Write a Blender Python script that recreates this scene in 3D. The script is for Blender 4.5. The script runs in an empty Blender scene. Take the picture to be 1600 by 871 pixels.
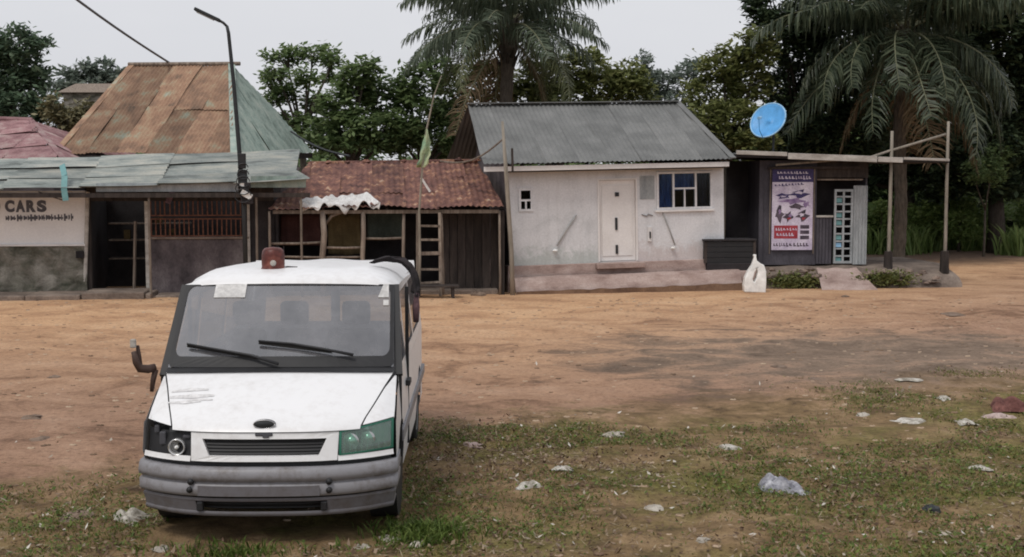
import bpy, math, random
import numpy as np
from mathutils import Vector, Matrix
from mathutils.geometry import tessellate_polygon

R = math.radians
rnd = random.Random(7)
nrng = np.random.default_rng(11)
scene = bpy.context.scene
COL = scene.collection

# ------------------------------------------------------------------ camera
F_PX, CX, CY = 2000.0, 800.0, 435.5          # focal length and centre in photo pixels (1600 x 871)
CAM_H, PITCH = 2.75, math.atan(159.5 / 2000.0)
cam_data = bpy.data.cameras.new('camera')
cam_data.sensor_width = 36.0
cam_data.lens = 36.0 * F_PX / 1600.0
cam_data.clip_end = 3000.0
cam = bpy.data.objects.new('camera', cam_data)
cam.location = (0, 0, CAM_H)
cam.rotation_euler = (math.pi / 2 - PITCH, 0, 0)
COL.objects.link(cam)
scene.camera = cam

# ------------------------------------------------------------------ overcast sky and weak sun
SUN_EL, SUN_AZ = R(58), R(215)                # azimuth clockwise from +Y
world = bpy.data.worlds.new('World')
scene.world = world
world.use_nodes = True
wn, wl = world.node_tree.nodes, world.node_tree.links
bg = wn['Background']
sky = wn.new('ShaderNodeTexSky')
sky.sky_type = 'NISHITA'
sky.sun_disc = False
sky.sun_elevation = SUN_EL
sky.sun_rotation = SUN_AZ
sky.dust_density = 4.0
hs = wn.new('ShaderNodeHueSaturation'); hs.inputs['Saturation'].default_value = 0.25
tc = wn.new('ShaderNodeTexCoord')
wmap = wn.new('ShaderNodeMapping'); wmap.inputs['Scale'].default_value = (1, 1, 2.6)
cln = wn.new('ShaderNodeTexNoise'); cln.inputs['Scale'].default_value = 1.7; cln.inputs['Detail'].default_value = 5
ramp = wn.new('ShaderNodeValToRGB')
ramp.color_ramp.elements[0].position = 0.25; ramp.color_ramp.elements[0].color = (5.75, 5.88, 6.35, 1)
ramp.color_ramp.elements[1].position = 0.75; ramp.color_ramp.elements[1].color = (7.2, 7.25, 7.5, 1)
wmix = wn.new('ShaderNodeMixRGB'); wmix.inputs[0].default_value = 0.88
wl.new(sky.outputs[0], hs.inputs['Color'])
wl.new(tc.outputs['Generated'], wmap.inputs[0]); wl.new(wmap.outputs[0], cln.inputs['Vector'])
wl.new(cln.outputs['Fac'], ramp.inputs[0])
wl.new(hs.outputs[0], wmix.inputs[1]); wl.new(ramp.outputs[0], wmix.inputs[2])
wl.new(wmix.outputs[0], bg.inputs['Color'])
bg.inputs['Strength'].default_value = 0.1

sun_data = bpy.data.lights.new('sun', 'SUN')
sun_data.energy = 1.25
sun_data.angle = R(18)
sun_data.color = (1.0, 0.95, 0.88)
sun = bpy.data.objects.new('sun', sun_data)
sd = Vector((math.sin(SUN_AZ) * math.cos(SUN_EL), math.cos(SUN_AZ) * math.cos(SUN_EL), math.sin(SUN_EL)))
sun.rotation_euler = (-sd).to_track_quat('-Z', 'Y').to_euler()
sun.location = (0, 0, 30)
COL.objects.link(sun)

scene.view_settings.view_transform = 'Standard'
scene.view_settings.look = 'None'
scene.view_settings.gamma = 1.0
scene.view_settings.use_curve_mapping = False
scene.view_settings.exposure = 0.2
scene.render.engine = 'CYCLES'
scene.cycles.use_denoising = True
scene.cycles.max_bounces = 6
scene.cycles.transparent_max_bounces = 12
scene.cycles.filter_width = 1.9

# ------------------------------------------------------------------ pixels to places
cp, sp = math.cos(PITCH), math.sin(PITCH)
def ray(px, py):
    u, v = (px - CX) / F_PX, (CY - py) / F_PX
    return Vector((u, cp + v * sp, -sp + v * cp))
def P(px, py, Y):                              # the point of that sight line at distance Y
    d = ray(px, py)
    return Vector((0, 0, CAM_H)) + d * (Y / d.y)
def G(px, py, z=0.0):                          # the point of that sight line on the ground
    d = ray(px, py)
    return Vector((0, 0, CAM_H)) + d * ((z - CAM_H) / d.z)
class Frame:
    """a facade line: u along it, v behind it, z up"""
    def __init__(s, x, y, ang):
        s.o = Vector((x, y, 0)); s.a = ang
        s.eu = Vector((math.cos(ang), math.sin(ang), 0)); s.ev = Vector((-math.sin(ang), math.cos(ang), 0))
    def at(s, px, py, v=0.0):                  # sight line meets the plane v
        d = ray(px, py); c = Vector((0, 0, CAM_H)) - s.o
        t = (v - c.dot(s.ev)) / d.dot(s.ev)
        p = c + d * t
        return Vector((p.dot(s.eu), v, p.z))
    def w(s, u, v, z):
        return s.o + s.eu * u + s.ev * v + Vector((0, 0, z))

# ------------------------------------------------------------------ objects
def link(o, parent=None):
    COL.objects.link(o)
    if parent is not None: o.parent = parent
    return o
def tag(o, label=None, cat=None, group=None, kind=None):
    if label: o['label'] = label
    if cat: o['category'] = cat
    if group: o['group'] = group
    if kind: o['kind'] = kind
    return o
def thing(name, label, cat, loc=(0, 0, 0), rot=(0, 0, 0), group=None):
    o = bpy.data.objects.new(name, None)
    o.empty_display_size = 0.1
    o.location = loc; o.rotation_euler = rot
    link(o)
    return tag(o, label, cat, group)

class MB:
    """collects shapes; build() links them as one mesh object"""
    def __init__(s): s.v = []; s.f = []
    def add(s, vs, fs):
        b = len(s.v); s.v += [tuple(p) for p in vs]; s.f += [tuple(i + b for i in f) for f in fs]; return s
    def box(s, a, b):
        x0, y0, z0 = a; x1, y1, z1 = b
        return s.add([(x0,y0,z0),(x1,y0,z0),(x1,y1,z0),(x0,y1,z0),(x0,y0,z1),(x1,y0,z1),(x1,y1,z1),(x0,y1,z1)],
                     [(0,3,2,1),(4,5,6,7),(0,1,5,4),(1,2,6,5),(2,3,7,6),(3,0,4,7)])
    def cbox(s, c, size): 
        c = Vector(c); h = Vector(size) / 2
        return s.box(c - h, c + h)
    def hexa(s, p8):
        return s.add(p8, [(0,3,2,1),(4,5,6,7),(0,1,5,4),(1,2,6,5),(2,3,7,6),(3,0,4,7)])
    def bar(s, a, b, w, d, up=(0, 0, 1)):
        a, b = Vector(a), Vector(b); t = (b - a).normalized()
        x = t.cross(Vector(up))
        if x.length < 1e-4: x = t.cross(Vector((0, 1, 0)))
        x.normalize(); y = x.cross(t)
        c = [(-1,-1),(1,-1),(1,1),(-1,1)]
        return s.hexa([a + x*i*w/2 + y*j*d/2 for i, j in c] + [b + x*i*w/2 + y*j*d/2 for i, j in c])
    def tube(s, pts, r, n=8, cap=True):
        pts = [Vector(p) for p in pts]; m = len(pts)
        rs = r if isinstance(r, (list, tuple)) else [r] * m
        ref = None; base = len(s.v)
        for i, p in enumerate(pts):
            t = (pts[min(i+1, m-1)] - pts[max(i-1, 0)]).normalized()
            if ref is None: ref = t.orthogonal().normalized()
            ref = (ref - t * ref.dot(t)).normalized()
            b = t.cross(ref)
            for k in range(n):
                an = 2 * math.pi * k / n
                s.v.append(tuple(p + (ref * math.cos(an) + b * math.sin(an)) * rs[i]))
        for i in range(m - 1):
            for k in range(n):
                a0 = base + i*n + k; a1 = base + i*n + (k+1) % n
                s.f.append((a0, a1, a1 + n, a0 + n))
        if cap:
            s.f.append(tuple(base + k for k in reversed(range(n))))
            s.f.append(tuple(base + (m-1)*n + k for k in range(n)))
        return s
    def lathe(s, prof, n=20, c=(0, 0, 0), axis='z', squash=(1, 1)):
        base = len(s.v); m = len(prof)
        for r, h in prof:
            for k in range(n):
                a = 2*math.pi*k/n; x, y = r*math.cos(a)*squash[0], r*math.sin(a)*squash[1]
                p = {'z': (x, y, h), 'y': (x, h, y), 'x': (h, x, y)}[axis]
                s.v.append((p[0]+c[0], p[1]+c[1], p[2]+c[2]))
        for i in range(m-1):
            for k in range(n):
                a0 = base+i*n+k; a1 = base+i*n+(k+1) % n
                s.f.append((a0, a1, a1+n, a0+n))
        if prof[0][0] > 1e-6: s.f.append(tuple(base+k for k in reversed(range(n))))
        if prof[-1][0] > 1e-6: s.f.append(tuple(base+(m-1)*n+k for k in range(n)))
        return s
    def grid(s, fn, us, vs):
        base = len(s.v); n = len(vs)
        for u in us:
            for v in vs: s.v.append(tuple(fn(u, v)))
        for i in range(len(us)-1):
            for j in range(n-1):
                a = base+i*n+j; s.f.append((a, a+n, a+n+1, a+1))
        return s
    def plate(s, outer, holes, fn, th=None):
        """a flat polygon with holes, (a, b) -> fn(a, b, side); side 0 front, 1 back"""
        loops = [outer] + list(holes)
        tri = tessellate_polygon([[Vector((a, b, 0)) for a, b in l] for l in loops])
        flat = [q for l in loops for q in l]; n = len(flat); base = len(s.v)
        for q in flat: s.v.append(tuple(fn(q[0], q[1], 0)))
        for t in tri: s.f.append(tuple(base+i for i in t))
        if th:
            for q in flat: s.v.append(tuple(fn(q[0], q[1], 1)))
            for t in tri: s.f.append(tuple(base+n+i for i in reversed(t)))
            k = 0
            for l in loops:
                m = len(l)
                for i in range(m):
                    a, b = base+k+i, base+k+(i+1) % m
                    s.f.append((a, b, b+n, a+n))
                k += m
        return s
    def mesh(s, name, mat, smooth=False, fix=True):
        me = bpy.data.meshes.new(name)
        me.from_pydata(s.v, [], s.f)
        if fix:
            import bmesh
            b = bmesh.new(); b.from_mesh(me)
            bmesh.ops.recalc_face_normals(b, faces=b.faces)
            b.to_mesh(me); b.free()
        if mat is not None: me.materials.append(mat)
        if smooth: me.polygons.foreach_set('use_smooth', [True] * len(me.polygons))
        me.update()
        return me
    def build(s, name, mat, parent=None, smooth=False, bevel=0, fix=True):
        o = bpy.data.objects.new(name, s.mesh(name, mat, smooth, fix))
        link(o, parent)
        if bevel:
            m = o.modifiers.new('bevel', 'BEVEL'); m.width = bevel; m.segments = 2; m.limit_method = 'ANGLE'; m.angle_limit = R(40)
        return o
def same(me, name, parent=None, loc=(0,0,0), rot=(0,0,0), scale=(1,1,1)):
    o = bpy.data.objects.new(name, me); o.location = loc; o.rotation_euler = rot; o.scale = scale
    return link(o, parent)
def lerp(a, b, t): return a + (b - a) * t
def poly_interp(x, xs, ys): return float(np.interp(x, xs, ys))

# ------------------------------------------------------------------ materials
def mat_new(name):
    m = bpy.data.materials.new(name); m.use_nodes = True
    nt = m.node_tree
    return m, nt.nodes, nt.links, nt.nodes['Principled BSDF']
def ramp_node(n, stops):
    r = n.new('ShaderNodeValToRGB'); e = r.color_ramp.elements
    while len(e) < len(stops): e.new(0.5)
    for k, (p, c) in enumerate(stops):
        e[k].position = p; e[k].color = (*c, 1) if len(c) == 3 else c
    return r
def noise_node(n, l, scale, detail=6, vec=None, rough=0.6, dist=0.0):
    t = n.new('ShaderNodeTexNoise'); t.inputs['Scale'].default_value = scale
    t.inputs['Detail'].default_value = detail; t.inputs['Roughness'].default_value = rough
    t.inputs['Distortion'].default_value = dist
    if vec is not None: l.new(vec, t.inputs['Vector'])
    return t
def coords(n, l, scale=(1, 1, 1), per_object=True, kind='Object'):
    t = n.new('ShaderNodeTexCoord'); m = n.new('ShaderNodeMapping'); m.inputs['Scale'].default_value = scale
    l.new(t.outputs[kind], m.inputs['Vector'])
    if per_object:
        oi = n.new('ShaderNodeObjectInfo'); mu = n.new('ShaderNodeMath'); mu.operation = 'MULTIPLY'; mu.inputs[1].default_value = 37.0
        l.new(oi.outputs['Random'], mu.inputs[0]); l.new(mu.outputs[0], m.inputs['Location'])
    return m.outputs[0]
def mix_node(n, l, fac, a, b, mode='MIX'):
    m = n.new('ShaderNodeMixRGB'); m.blend_type = mode
    for s, v in ((m.inputs[0], fac), (m.inputs[1], a), (m.inputs[2], b)):
        if hasattr(v, 'is_output'): l.new(v, s)
        elif isinstance(v, (int, float)): s.default_value = v
        else: s.default_value = (*v, 1)
    return m.outputs[0]
def bump_node(n, l, h, p, strength=0.3, dist=0.02):
    b = n.new('ShaderNodeBump'); b.inputs['Strength'].default_value = strength; b.inputs['Distance'].default_value = dist
    l.new(h, b.inputs['Height']); l.new(b.outputs[0], p.inputs['Normal'])
    return b
def M_mottle(name, stops, scale=3.0, rough=0.85, bump=0.25, stretch=(1, 1, 1), fine=30.0, metal=0.0, spec=0.3, vary=0.0, dist=0.0, bump_d=0.01, grain=0.2):
    """a surface with patches of several real colours plus fine grain"""
    m, n, l, p = mat_new(name)
    v = coords(n, l, stretch)
    a = noise_node(n, l, scale, 7, v, 0.62, dist)
    r = ramp_node(n, stops); l.new(a.outputs['Fac'], r.inputs[0])
    b = noise_node(n, l, fine, 4, v)
    g = ramp_node(n, [(0.3, (1-grain*1.1,)*3), (0.7, (1+grain*0.9,)*3)]); l.new(b.outputs['Fac'], g.inputs[0])
    c = mix_node(n, l, 1.0, r.outputs[0], g.outputs[0], 'MULTIPLY')
    if vary:
        oi = n.new('ShaderNodeObjectInfo')
        vr = ramp_node(n, [(0.0, (1 - vary,) * 3), (1.0, (1 + vary,) * 3)]); l.new(oi.outputs['Random'], vr.inputs[0])
        c = mix_node(n, l, 1.0, c, vr.outputs[0], 'MULTIPLY')
    l.new(c, p.inputs['Base Color'])
    p.inputs['Roughness'].default_value = rough; p.inputs['Metallic'].default_value = metal
    p.inputs['Specular IOR Level'].default_value = spec
    if bump: bump_node(n, l, b.outputs['Fac'], p, bump, bump_d)
    return m
def M_leaf(name, dark, mid, light, trans=0.25, rough=0.5):
    m, n, l, p = mat_new(name)
    g = n.new('ShaderNodeNewGeometry')
    r = ramp_node(n, [(0.0, dark), (0.55, mid), (1.0, light)]); l.new(g.outputs['Random Per Island'], r.inputs[0])
    l.new(r.outputs[0], p.inputs['Base Color']); p.inputs['Roughness'].default_value = rough
    p.inputs['Specular IOR Level'].default_value = 0.25
    tr = n.new('ShaderNodeBsdfTranslucent'); l.new(r.outputs[0], tr.inputs['Color'])
    mx = n.new('ShaderNodeMixShader'); mx.inputs[0].default_value = trans
    l.new(p.outputs[0], mx.inputs[1]); l.new(tr.outputs[0], mx.inputs[2])
    l.new(mx.outputs[0], n['Material Output'].inputs['Surface'])
    return m
def M_plain(name, col, rough=0.6, metal=0.0, spec=0.4, coat=0.0):
    return M_mottle(name, [(0.3, tuple(c * 0.8 for c in col)), (0.7, tuple(min(1, c * 1.15) for c in col))], 5.0, rough, 0.08, metal=metal, spec=spec, fine=22, grain=0.07)

M = {}
M['rust_tan'] = M_mottle('rusted_tan_sheet', [(0.28, (0.115, 0.082, 0.06)), (0.40, (0.20, 0.125, 0.085)), (0.50, (0.265, 0.160, 0.105)), (0.58, (0.30, 0.205, 0.135)), (0.63, (0.28, 0.245, 0.175)), (0.72, (0.30, 0.32, 0.26))], 1.1, 0.8, 0.2, (1.8, 1.8, 0.45), vary=0.36)
M['rust_red'] = M_mottle('rusted_red_sheet', [(0.30, (0.055, 0.030, 0.026)), (0.44, (0.128, 0.060, 0.050)), (0.54, (0.185, 0.090, 0.070)), (0.62, (0.30, 0.155, 0.092)), (0.69, (0.42, 0.33, 0.26))], 1.8, 0.8, 0.25, (2.2, 2.2, 0.9), vary=0.25)
M['sheet_green'] = M_mottle('pale_green_sheet', [(0.30, (0.13, 0.17, 0.15)), (0.5, (0.27, 0.34, 0.30)), (0.7, (0.38, 0.42, 0.37))], 2.0, 0.55, 0.2, (2, 2, 0.8), vary=0.15, spec=0.5)
M['sheet_awning'] = M_mottle('weathered_awning_sheet', [(0.32, (0.09, 0.10, 0.095)), (0.43, (0.20, 0.225, 0.215)), (0.54, (0.29, 0.305, 0.28)), (0.66, (0.40, 0.39, 0.34)), (0.76, (0.27, 0.21, 0.15))], 1.4, 0.55, 0.2, (0.7, 0.7, 5.0), vary=0.18, spec=0.5)
M['sheet_pink'] = M_mottle('pink_rust_sheet', [(0.32, (0.17, 0.085, 0.09)), (0.5, (0.30, 0.17, 0.175)), (0.68, (0.40, 0.31, 0.29))], 2.0, 0.7, 0.2, vary=0.15)
M['sheet_grey'] = M_mottle('grey_sheet', [(0.30, (0.105, 0.107, 0.104)), (0.5, (0.150, 0.152, 0.148)), (0.7, (0.20, 0.20, 0.195))], 0.9, 0.6, 0.12, (1.4, 1.4, 0.5), vary=0.06, spec=0.45)
M['tin_pale'] = M_mottle('pale_tin', [(0.3, (0.23, 0.25, 0.26)), (0.7, (0.42, 0.44, 0.45))], 2.5, 0.5, 0.15, (2, 2, 0.5), spec=0.5)
M['plank_pale'] = M_mottle('pale_plank', [(0.3, (0.30, 0.27, 0.24)), (0.7, (0.55, 0.52, 0.48))], 2.5, 0.85, 0.3, (1, 3, 3))
M['wood'] = M_mottle('grey_wood', [(0.3, (0.10, 0.078, 0.062)), (0.5, (0.20, 0.16, 0.13)), (0.7, (0.30, 0.25, 0.205))], 3.0, 0.9, 0.5, (4, 4, 0.6), vary=0.2)
M['wood_dark'] = M_mottle('dark_wood', [(0.3, (0.022, 0.018, 0.017)), (0.7, (0.065, 0.052, 0.046))], 3.0, 0.9, 0.4, (3, 3, 0.6), vary=0.3)
M['iron_rust'] = M_mottle('rusted_iron', [(0.3, (0.085, 0.036, 0.026)), (0.7, (0.20, 0.088, 0.055))], 6, 0.8, 0.3)
M['iron_dark'] = M_plain('dark_iron', (0.03, 0.033, 0.036), 0.6, 0.2)
M['plaster_mauve'] = M_mottle('stained_mauve_plaster', [(0.30, (0.045, 0.038, 0.042)), (0.5, (0.12, 0.10, 0.105)), (0.7, (0.20, 0.175, 0.175))], 1.7, 0.9, 0.5, (1, 1, 0.6), bump_d=0.02)
M['plaster_moss'] = M_mottle('mossy_plaster', [(0.30, (0.045, 0.048, 0.035)), (0.45, (0.13, 0.125, 0.10)), (0.58, (0.235, 0.22, 0.19)), (0.72, (0.34, 0.32, 0.285))], 2.0, 0.95, 0.7, (1, 1, 1.4), bump_d=0.03, dist=0.6)
M['plaster_white'] = M_mottle('whitewashed_plaster', [(0.30, (0.60, 0.58, 0.575)), (0.5, (0.75, 0.735, 0.73)), (0.7, (0.80, 0.785, 0.775))], 1.2, 0.9, 0.05, grain=0.05)
M['concrete'] = M_mottle('worn_concrete', [(0.3, (0.085, 0.066, 0.055)), (0.5, (0.19, 0.15, 0.125)), (0.7, (0.31, 0.25, 0.205))], 1.8, 0.95, 0.6, bump_d=0.03)
M['concrete_pink'] = M_mottle('pinkish_concrete', [(0.3, (0.22, 0.15, 0.13)), (0.5, (0.38, 0.285, 0.255)), (0.7, (0.50, 0.40, 0.365))], 1.6, 0.95, 0.5, (1, 1, 2.5), bump_d=0.02)
M['rubble'] = M_mottle('rubble', [(0.3, (0.10, 0.075, 0.062)), (0.7, (0.30, 0.23, 0.19))], 4, 0.95, 0.5, vary=0.3)
M['stain'] = M_mottle('brown_stain', [(0.3, (0.10, 0.055, 0.035)), (0.7, (0.20, 0.12, 0.075))], 3, 0.95, 0.4)
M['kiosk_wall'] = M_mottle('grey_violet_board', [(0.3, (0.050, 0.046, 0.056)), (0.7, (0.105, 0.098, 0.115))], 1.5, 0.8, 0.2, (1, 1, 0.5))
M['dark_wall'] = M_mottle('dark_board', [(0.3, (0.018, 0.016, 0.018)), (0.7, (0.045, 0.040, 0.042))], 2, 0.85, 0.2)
M['door_cream'] = M_mottle('cream_door_paint', [(0.3, (0.68, 0.655, 0.64)), (0.7, (0.78, 0.76, 0.75))], 2.0, 0.6, 0.05, grain=0.06)
M['white_frame'] = M_plain('white_frame_paint', (0.68, 0.68, 0.70), 0.5)
M['curtain_blue'] = M_mottle('blue_curtain', [(0.35, (0.015, 0.03, 0.10)), (0.55, (0.06, 0.15, 0.45)), (0.72, (0.25, 0.36, 0.60))], 4, 0.9, 0.2, (6, 6, 0.5))
M['curtain_dark'] = M_mottle('dark_curtain', [(0.35, (0.014, 0.015, 0.026)), (0.7, (0.05, 0.055, 0.095))], 4, 0.9, 0.2, (6, 6, 0.5))
M['black'] = M_plain('black_plastic', (0.018, 0.018, 0.02), 0.55)
M['black_rag'] = M_mottle('black_rag', [(0.3, (0.012, 0.011, 0.012)), (0.7, (0.05, 0.042, 0.045))], 6, 0.95, 0.5)
M['mauve_rag'] = M_mottle('mauve_rag', [(0.3, (0.05, 0.03, 0.036)), (0.7, (0.16, 0.095, 0.105))], 6, 0.95, 0.5)
M['rubber'] = M_plain('tyre_rubber', (0.022, 0.021, 0.02), 0.9)
M['white_plastic'] = M_plain('white_plastic', (0.82, 0.82, 0.80), 0.5)
M['white_sheet'] = M_mottle('white_plastic_sheet', [(0.3, (0.48, 0.47, 0.46)), (0.7, (0.76, 0.75, 0.74))], 3, 0.6, 0.3)
M['blue_dish'] = M_plain('blue_dish_paint', (0.10, 0.36, 0.72), 0.45)
M['pale_blue'] = M_plain('pale_blue_paint', (0.30, 0.55, 0.80), 0.45)
M['teal'] = M_plain('teal_strip', (0.16, 0.34, 0.35), 0.6)
M['flag'] = M_mottle('pale_green_cloth', [(0.35, (0.10, 0.26, 0.17)), (0.55, (0.42, 0.48, 0.30)), (0.7, (0.60, 0.60, 0.42))], 1.2, 0.9, 0.2)
M['cloth_ochre'] = M_mottle('ochre_cloth', [(0.3, (0.070, 0.052, 0.024)), (0.7, (0.13, 0.10, 0.05))], 2, 0.95, 0.2)
M['cloth_green'] = M_mottle('dark_green_cloth', [(0.3, (0.025, 0.034, 0.030)), (0.7, (0.062, 0.08, 0.07))], 2, 0.95, 0.2)
M['cloth_red'] = M_mottle('dark_red_board', [(0.3, (0.035, 0.014, 0.014)), (0.7, (0.075, 0.035, 0.032))], 2, 0.95, 0.2)
M['ink'] = M_plain('dark_lettering', (0.10, 0.10, 0.115), 0.8)
M['streak_grey'] = M_plain('grey_streak', (0.36, 0.36, 0.35), 0.8)
M['mirror_brown'] = M_plain('brown_mirror_plastic', (0.055, 0.030, 0.022), 0.6)
M['ink_soft'] = M_plain('faded_lettering', (0.24, 0.235, 0.24), 0.8)
M['bark'] = M_mottle('bark', [(0.3, (0.055, 0.045, 0.036)), (0.7, (0.15, 0.125, 0.10))], 5, 0.95, 0.8, (3, 3, 0.8), bump_d=0.03)
M['bark_dark'] = M_mottle('dark_bark', [(0.3, (0.028, 0.022, 0.018)), (0.7, (0.085, 0.068, 0.055))], 5, 0.95, 0.8, (3, 3, 0.8), bump_d=0.03)
M['bamboo'] = M_mottle('weathered_pole', [(0.3, (0.17, 0.15, 0.12)), (0.7, (0.34, 0.30, 0.25))], 4, 0.8, 0.3, (3, 3, 0.4))
M['leaf_mid'] = M_leaf('mid_green_leaf', (0.080, 0.125, 0.052), (0.165, 0.235, 0.095), (0.25, 0.32, 0.145), 0.45)
M['leaf_olive'] = M_leaf('olive_leaf', (0.100, 0.120, 0.040), (0.20, 0.225, 0.080), (0.30, 0.31, 0.13), 0.45)
M['leaf_shaded'] = M_leaf('shaded_green_leaf', (0.022, 0.038, 0.022), (0.055, 0.082, 0.044), (0.105, 0.14, 0.072), 0.35)  # shade of the larger canopy overhead put into a darker leaf colour
M['leaf_cool'] = M_leaf('cool_green_leaf', (0.060, 0.098, 0.062), (0.125, 0.185, 0.115), (0.19, 0.25, 0.165), 0.4)
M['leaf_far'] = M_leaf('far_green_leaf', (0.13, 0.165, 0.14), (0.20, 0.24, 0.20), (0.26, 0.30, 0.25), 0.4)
M['leaf_pale'] = M_leaf('pale_dry_leaf', (0.10, 0.095, 0.05), (0.22, 0.20, 0.11), (0.36, 0.33, 0.21))
M['leaf_bank'] = M_leaf('bank_grass', (0.10, 0.155, 0.045), (0.19, 0.27, 0.085), (0.28, 0.35, 0.13), 0.45)
M['frond'] = M_leaf('palm_leaflet', (0.055, 0.075, 0.050), (0.105, 0.135, 0.090), (0.18, 0.21, 0.15), 0.3, 0.4)
M['frond_old'] = M_leaf('old_palm_leaflet', (0.055, 0.066, 0.030), (0.115, 0.130, 0.060), (0.19, 0.20, 0.10), 0.3, 0.45)
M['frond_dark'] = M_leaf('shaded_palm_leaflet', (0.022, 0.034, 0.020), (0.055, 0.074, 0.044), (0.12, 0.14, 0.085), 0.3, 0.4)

# ================================================================== GROUND
def vnoise(x, y, seed=0):
    """smooth value noise on arrays"""
    xi, yi = np.floor(x), np.floor(y); fx, fy = x - xi, y - yi
    fx = fx*fx*(3-2*fx); fy = fy*fy*(3-2*fy)
    def h(a, b):
        q = np.sin(a*127.1 + b*311.7 + seed*74.7) * 43758.5453
        return q - np.floor(q)
    return (h(xi,yi)*(1-fx)+h(xi+1,yi)*fx)*(1-fy) + (h(xi,yi+1)*(1-fx)+h(xi+1,yi+1)*fx)*fy
def weedy(x, y):
    """0 on the bare sand, 1 in the weedy foreground"""
    x, y = np.asarray(x, float), np.asarray(y, float)
    t = (15.0 + 0.75*np.minimum(x, 0) + 0.40*np.maximum(x, 0) - y + (vnoise(x*0.45, y*0.45, 13)-0.5)*4.0 + (vnoise(x*0.9, y*0.9, 3)-0.5)*3.0 + (vnoise(x*2.3, y*2.3, 5)-0.5)*2.2) / 2.6
    return np.clip(t, 0, 1)
def ground_z(x, y):
    x, y = np.asarray(x, float), np.asarray(y, float)
    near = np.clip((32 - y) / 6, 0, 1)
    z = (vnoise(x*0.35, y*0.35, 1)-0.5)*0.08 + (vnoise(x*1.1, y*1.1, 2)-0.5)*0.035
    z += weedy(x, y) * ((vnoise(x*3.1, y*3.1, 4)-0.5)*0.05 + (vnoise(x*8, y*8, 6)-0.5)*0.025)
    z += (vnoise(x*2.2, y*4.5, 8)-0.5)*0.04*np.clip(x*0.3, 0, 1) + (vnoise(x*4.2, y*4.2, 9)-0.5)*0.022
    ruts = np.exp(-((y-20.2-0.05*x)/0.35)**2) + np.exp(-((y-22.0-0.05*x)/0.35)**2)
    z -= ruts*0.025
    return z * near
def gz(x, y): return float(ground_z(np.array([x]), np.array([y]))[0])

def ground_lines(fine0, fine1, step, far):
    a = list(np.arange(fine0, fine1, step)); g = step; lo, hi = [], []
    p = a[0]
    while p > -far: g *= 1.35; p -= g; lo.append(p)
    g = step; p = a[-1]
    while p < far: g *= 1.35; p += g; hi.append(p)
    return np.array(lo[::-1] + a + hi)
gx = ground_lines(-13, 14, 0.11, 900.0)
gy = ground_lines(6.5, 32, 0.11, 900.0)
XX, YY = np.meshgrid(gx, gy, indexing='ij')
ZZ = ground_z(XX, YY)
vs = np.stack([XX, YY, ZZ], -1).reshape(-1, 3)
nxx, nyy = len(gx), len(gy)
ii, jj = np.meshgrid(np.arange(nxx-1), np.arange(nyy-1), indexing='ij')
a = (ii*nyy + jj).ravel()
fs = np.stack([a, a+nyy, a+nyy+1, a+1], -1)
def np_mesh(name, vs, fs, mat, smooth=False):
    me = bpy.data.meshes.new(name)
    k = fs.shape[1]
    me.vertices.add(len(vs)); me.vertices.foreach_set('co', np.asarray(vs, np.float32).ravel())
    me.loops.add(fs.size); me.loops.foreach_set('vertex_index', fs.ravel().astype(np.int32))
    me.polygons.add(len(fs)); me.polygons.foreach_set('loop_start', np.arange(0, fs.size, k, dtype=np.int32))
    me.polygons.foreach_set('loop_total', np.full(len(fs), k, dtype=np.int32))
    if smooth: me.polygons.foreach_set('use_smooth', np.ones(len(fs), dtype=bool))
    me.update(calc_edges=True); me.validate()
    me.materials.append(mat)
    return me
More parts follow.
